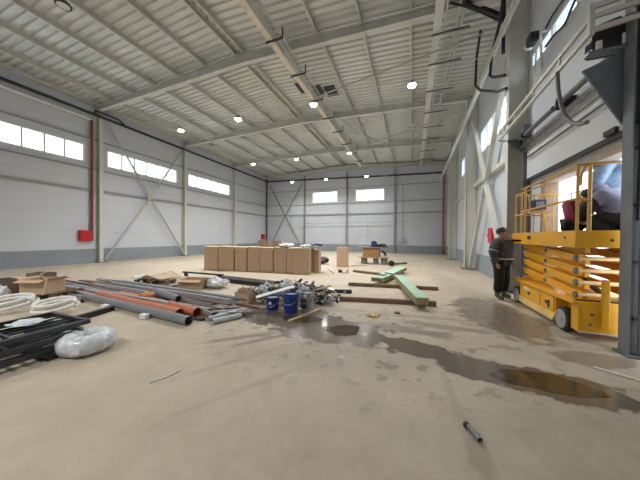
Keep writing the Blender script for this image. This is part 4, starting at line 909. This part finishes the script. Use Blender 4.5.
# mid-floor odds and ends
crumple((-5.6, 14.0, 0), .95, .42, blackpipe_m, 'heap of black film between the boxes and the lone box', 'film_heap', 'film heap', 5, 1, .5)
rod('white_bent_pipe', [(-4.05, 12.1, .04), (-4.0, 11.9, .045), (-3.3, 10.55, .045)], .04, white_m, 'white pipe with a bend lying behind the scrap heap', 'pipe', n=12)
t = thing('metal_tray', 'small grey metal box in front of the lone cardboard box', 'metal box', (-2.95, 10.9, 0))
MB().box(-3.15, -2.72, 10.75, 11.05, 0, .02).box(-3.15, -3.12, 10.75, 11.05, .02, .15).box(-2.75, -2.72, 10.75, 11.05, .02, .15).build('shell', zinc_m, t); MB().box(-3.1, -3.0, 10.8, 11.0, .02, .12).build('insert', black_m, t)
tag(MB().bar((-3.2, 13.6, .02), (-2.4, 14.1, .02), .12, .04).build('wood_offcut', lightwood_m), 'pale offcut on the floor beside the lone cardboard box', 'offcut')

# ------------------------------------------------------------------ pallets and cartons left of centre
def pallet(c, w, d, rz, label, z=0):
    t = thing('pallet', label, 'pallet', (c[0], c[1], z), rz); M = Matrix.Translation((c[0], c[1], z)) @ Matrix.Rotation(rz, 4, 'Z')
    for k in range(6):
        x = -w/2+.05+k*(w-.1)/5; MB().box(x-.05, x+.05, -d/2, d/2, .12, .142, M).build('deck_board', wood_m, t)
    for k in (-1, 0, 1):
        for j in (-1, 0, 1): MB().box(k*(w/2-.07)-.06, k*(w/2-.07)+.06, j*(d/2-.06)-.05, j*(d/2-.06)+.05, .02, .12, M).build('block', wood_m, t)
        MB().box(-w/2, w/2, k*(d/2-.06)-.05, k*(d/2-.06)+.05, 0, .02, M).build('bottom_board', wood_m, t)
    return t
pallet((-8.2, 6.0), 1.2, .8, .25, 'low wooden pallet under the folded cardboard')
tag(MB().poly([(-8.85, 5.65, .15), (-8.3, 5.62, .30), (-7.85, 5.75, .16), (-7.7, 6.45, .16), (-8.3, 6.5, .33), (-8.75, 6.4, .17)], .012).build('cardboard_sheet', card2_m), 'buckled sheet of pale cardboard on the low pallet', 'cardboard sheet')
crumple((-8.75, 5.75, .15), .25, .10, bag_m, 'white film at the left end of the low pallet', 'plastic_film', 'plastic film', 51)
tag(MB().box(-8.2, -6.3, 6.9, 7.0, .22, .27).box(-8.1, -8.02, 6.9, 7.0, 0, .22).box(-6.5, -6.42, 6.9, 7.0, 0, .22).build('trestle_bar', black_m), 'long black bar on feet behind the low pallet', 'bar')
for i in range(5):
    x = -7.6+.12*i
    tag(MB().tube([(x, 5.45+.05*i, .03), (x+.9, 6.1+.05*i, .03+.03*i)], .025, 8).build('conduit_offcut', (palepipe_m, brownpipe_m, greypipe_m)[i % 3]), 'thin conduit offcut between the pallet and the carton, %s from the left' % ORD[i], 'conduit', 'conduit offcuts')
carton((-6.42, 5.85), .75, .5, .28, .28, 'brown cardboard box with open flaps left of the white bag')
crumple((-5.75, 6.10, 0), .34, .30, bag_m, 'white plastic bag slumped beside the brown cardboard box', 'plastic_bag', 'plastic bag', 13, 1, .8)

frame_m = pm('navy_black_frame_paint', (.03, .033, .042), .28, 0, .3, 8)
# ------------------------------------------------------------------ left foreground
pallet((-9.1, 3.55), 1.2, .8, .35, 'wooden pallet under the torn cardboard box on the left')
carton((-8.85, 3.38), .62, .5, .36, .38, 'torn open cardboard box on the left pallet', card_m, z=.145)
rod('loose_strap', [(-9.35, 3.9, .72), (-8.9, 3.35, .62), (-8.35, 3.25, .52), (-8.15, 3.1, .2)], .01, lightwood_m, 'loose pale strap hanging over the torn cardboard box', 'strap')
crumple((-10.1, 3.3, 0), .45, .42, pm('pinkish_film', (.50, .42, .43), .5, 0, .3, 8, .4), 'bundle of pinkish film at the left edge of the photo', 'film_bundle', 'film bundle', 31, 1, .7)
crumple((-9.2, 2.75, 0), .22, .38, bag_m, 'small white bag standing behind the left hose coil', 'plastic_bag', 'plastic bag', 33, .6, .8)
for i, (x, y, n_, lb) in enumerate(((-9.6, 2.95, 3, 'left'), (-10.3, 3.9, 2, 'rear'))):
    carton((x, y), .5, .4, .5, .2*i, 'worn dark carton at the left edge, %s one' % lb, pm('worn_carton', (.20, .15, .12), .8, 0, .2, 7), 'worn cartons', 0, False)
def hose_coil(c, R, label, turns=4, r=.034, squash=.8, rz=0, tilt=.25):
    pts = []; N = 30
    for k in range(turns*N+1):
        a = 2*PI*k/N; q = k/N; rr = R*(1-.16*(int(q) % 2)-.04*q)*(1+.04*math.sin(2*a+q))
        x, y = rr*math.cos(a), rr*squash*math.sin(a); xr_ = x*math.cos(rz)-y*math.sin(rz); yr_ = x*math.sin(rz)+y*math.cos(rz)
        pts.append((c[0]+xr_+.04*math.sin(q*2), c[1]+yr_, r+.05*q+tilt*(1+math.sin(a+rz))*R*.5))
    a = pts[-1]; pts += [(a[0]+.10, a[1]+.10, a[2]*.7)]
    return tag(MB().tube(pts, r, 10).build('hose_coil', hose_m, smooth=True), label, 'hose coil', 'coils of pale hose')
hose_coil((-8.05, 2.52), .46, 'coil of pale corrugated hose, left of the two', turns=3, rz=.5, tilt=.3)
hose_coil((-7.02, 2.86), .36, 'coil of pale corrugated hose, right of the two, in front of the pipes', turns=3, rz=.5, tilt=.3)
# stack of black frames
for k in range(3):
    z = .085+.115*k; dx = -.04*k; dy = .05*(k-1)
    t = thing('welded_grating', 'black welded steel frame with lengthwise bars, %s of the stack on the left' % ('bottom', 'middle', 'topmost')[k], 'steel frame', (-4.8+dx, .5, z), 0, 'black steel frames')
    a0, a1, y1, y0 = -5.38+dx, -4.42+dx, 2.16+dy, -1.2+dy
    for nm, (p, q) in (('side_rail', ((a0, y0, z+.03), (a0, y1, z+.03))), ('side_rail', ((a1, y0, z+.03), (a1, y1, z+.03))), ('end_rail', ((a0+.025, y1-.025, z+.03), (a1-.025, y1-.025, z+.03))), ('end_rail', ((a0+.025, y0+.025, z+.03), (a1-.025, y0+.025, z+.03)))):
        MB().bar(p, q, .05, .06).build(nm, frame_m, t)
    for y in (1.42+dy, .7+dy, 0+dy, -.6+dy): MB().bar((a0+.025, y, z+.03), (a1-.025, y, z+.03), .03, .04).build('cross_bar', frame_m, t)
    for j in range(1, 6):
        x = a0+j*(a1-a0)/6; MB().bar((x, y0+.05, z+.02), (x, y1-.05, z+.02), .016, .024).build('long_bar', frame_m, t)
for y in (1.75, .6, -.6): tag(MB().box(-5.5, -4.35, y-.05, y+.05, 0, .085).build('support_timber', black_m), 'dark bearer under the stack of black frames, %s' % {1.75: 'far one', .6: 'middle one', -.6: 'one out of the frame'}[y], 'bearer', 'bearers under the frames')
tag(MB().bar((-5.75, 2.0, .05), (-6.05, 3.38, .05), .10, .10).build('steel_profile', black_m), 'black steel profile poking out towards the pipes', 'steel profile')
tag(MB().bar((-5.45, 2.42, .02), (-6.1, 3.0, .02), .05, .04).build('wood_strip', lightwood_m), 'pale wooden strip beside the black profile', 'wood strip')
crumple((-5.0, 1.75, .376), .18, .06, plastic_wrap_m, 'scrap of clear film lying on the black frames', 'film_scrap', 'film scrap', 61, 1, 1)
# wrapped coil
CC = (-4.28, 2.08, 0)
t = thing('wrapped_coil', 'coil of cable wrapped in whitish film in front of the black frames', 'wrapped coil', CC)
mb = MB(); N, K = 56, 20; R_, r_, H_ = .19, .122, .13; rings = []
rw = random.Random(3)
for i in range(N):
    a = 2*PI*i/N; ring = []
    for j in range(K):
        b = 2*PI*j/K; wob = 1+.035*math.sin(11*a+1.2*b)+.03*math.sin(23*a-.7*b)+rw.uniform(-.006, .006)
        rr = R_+r_*wob*math.cos(b)*(.75 if math.cos(b) < 0 else 1.1); z = H_+H_*1.02*wob*math.sin(b)
        ring.append(mb.bm.verts.new((CC[0]+rr*math.cos(a), CC[1]+rr*math.sin(a), max(.003, z))))
    rings.append(ring)
for i in range(N):
    A, B = rings[i], rings[(i+1) % N]
    for j in range(K): mb.bm.faces.new((A[j], A[(j+1) % K], B[(j+1) % K], B[j]))
mb.build('wrapped_ring', plastic_wrap_m, t, smooth=True)
mb = MB(); mb.poly([(-4.10, 1.81, .08), (-4.01, 1.86, .08), (-4.015, 1.865, .15), (-4.105, 1.815, .15)], .004, (0, -1, 0)); mb.build('paper_label', white_m, t)

# ------------------------------------------------------------------ small things on the bare floor
t = thing('pipe_stub', 'short black pipe stub lying alone in the foreground', 'pipe piece', (.50, 2.33, 0))
MB().pipe((.46, 2.42, .024), (.53, 2.26, .024), .022, 16, .004).build('tube', dark_steel_m, t, smooth=True)
MB().pipe((.455, 2.415, .024), (.468, 2.39, .024), .026, 16, .004).build('collar', black_m, t, smooth=True)
for i, (p, q, w) in enumerate((((-.92, 5.28), (-.62, 5.10), .07), ((-.86, 5.04), (-.60, 5.22), .05), ((-.78, 5.34), (-.70, 4.98), .05))):
    tag(MB().bar((*p, .012+.014*i), (*q, .012+.014*i), w, .016).build('wood_chip', pm('yellow_pine', (.62, .42, .16), .6)), 'yellow wood scrap by the near batten, %s of the small pile' % ('bottom', 'middle', 'top')[i], 'wood scrap', 'yellow scraps')
rod('thin_stick', [(-1.30, 5.05, .01), (-1.08, 4.80, .01)], .012, white_m, 'thin white stick left of the yellow scraps', 'stick')
rod('thin_stick', [(-1.12, 5.26, .01), (-.86, 5.14, .01)], .012, white_m, 'thin white stick touching the yellow scraps', 'stick')
rod('thin_stick', [(2.18, 4.12, .012), (2.48, 3.92, .012)], .012, white_m, 'white stick on the floor near the door post', 'stick')
rod('thin_stick', [(-2.69, 1.86, .008), (-2.62, 2.0, .008), (-2.60, 2.17, .008)], .008, white_m, 'thin bent pale sliver on the bare floor in the left foreground', 'stick')
tag(MB().box(-.33, -.22, 5.48, 5.58, 0, .03).build('stone_chip', dark_steel_m), 'small dark chip right of the yellow scraps', 'chip')
# puddles
water_m = pm('muddy_water', (.075, .052, .026), .10, 0, .25, 2, bump=.12)
def puddle(cx, cy, rx, ry, a, seed, label):
    r = random.Random(seed); ph = [r.uniform(0, 6) for _ in range(4)]; pts = []
    for k in range(72):
        t_ = 2*PI*k/72; w = 1+.10*math.sin(2*t_+ph[0])+.08*math.sin(3*t_+ph[1])+.06*math.sin(5*t_+ph[2])+.04*math.sin(9*t_+ph[3])
        x, y = rx*w*math.cos(t_), ry*w*math.sin(t_); pts.append((cx+x*math.cos(a)-y*math.sin(a), cy+x*math.sin(a)+y*math.cos(a), .001))
    return tag(MB().poly(pts, .003).build('puddle', water_m), label, 'puddle', 'puddles')
puddle(-1.10, 4.16, .27, .27, .2, 1, 'oval brown puddle surrounded by wet concrete in the middle of the floor')
puddle(-2.05, 4.42, .42, .20, .1, 2, 'dark puddle reflecting in front of the buckets')
puddle(1.42, 3.50, .46, .24, .0, 3, 'long brown puddle at the right end of the wet streak')
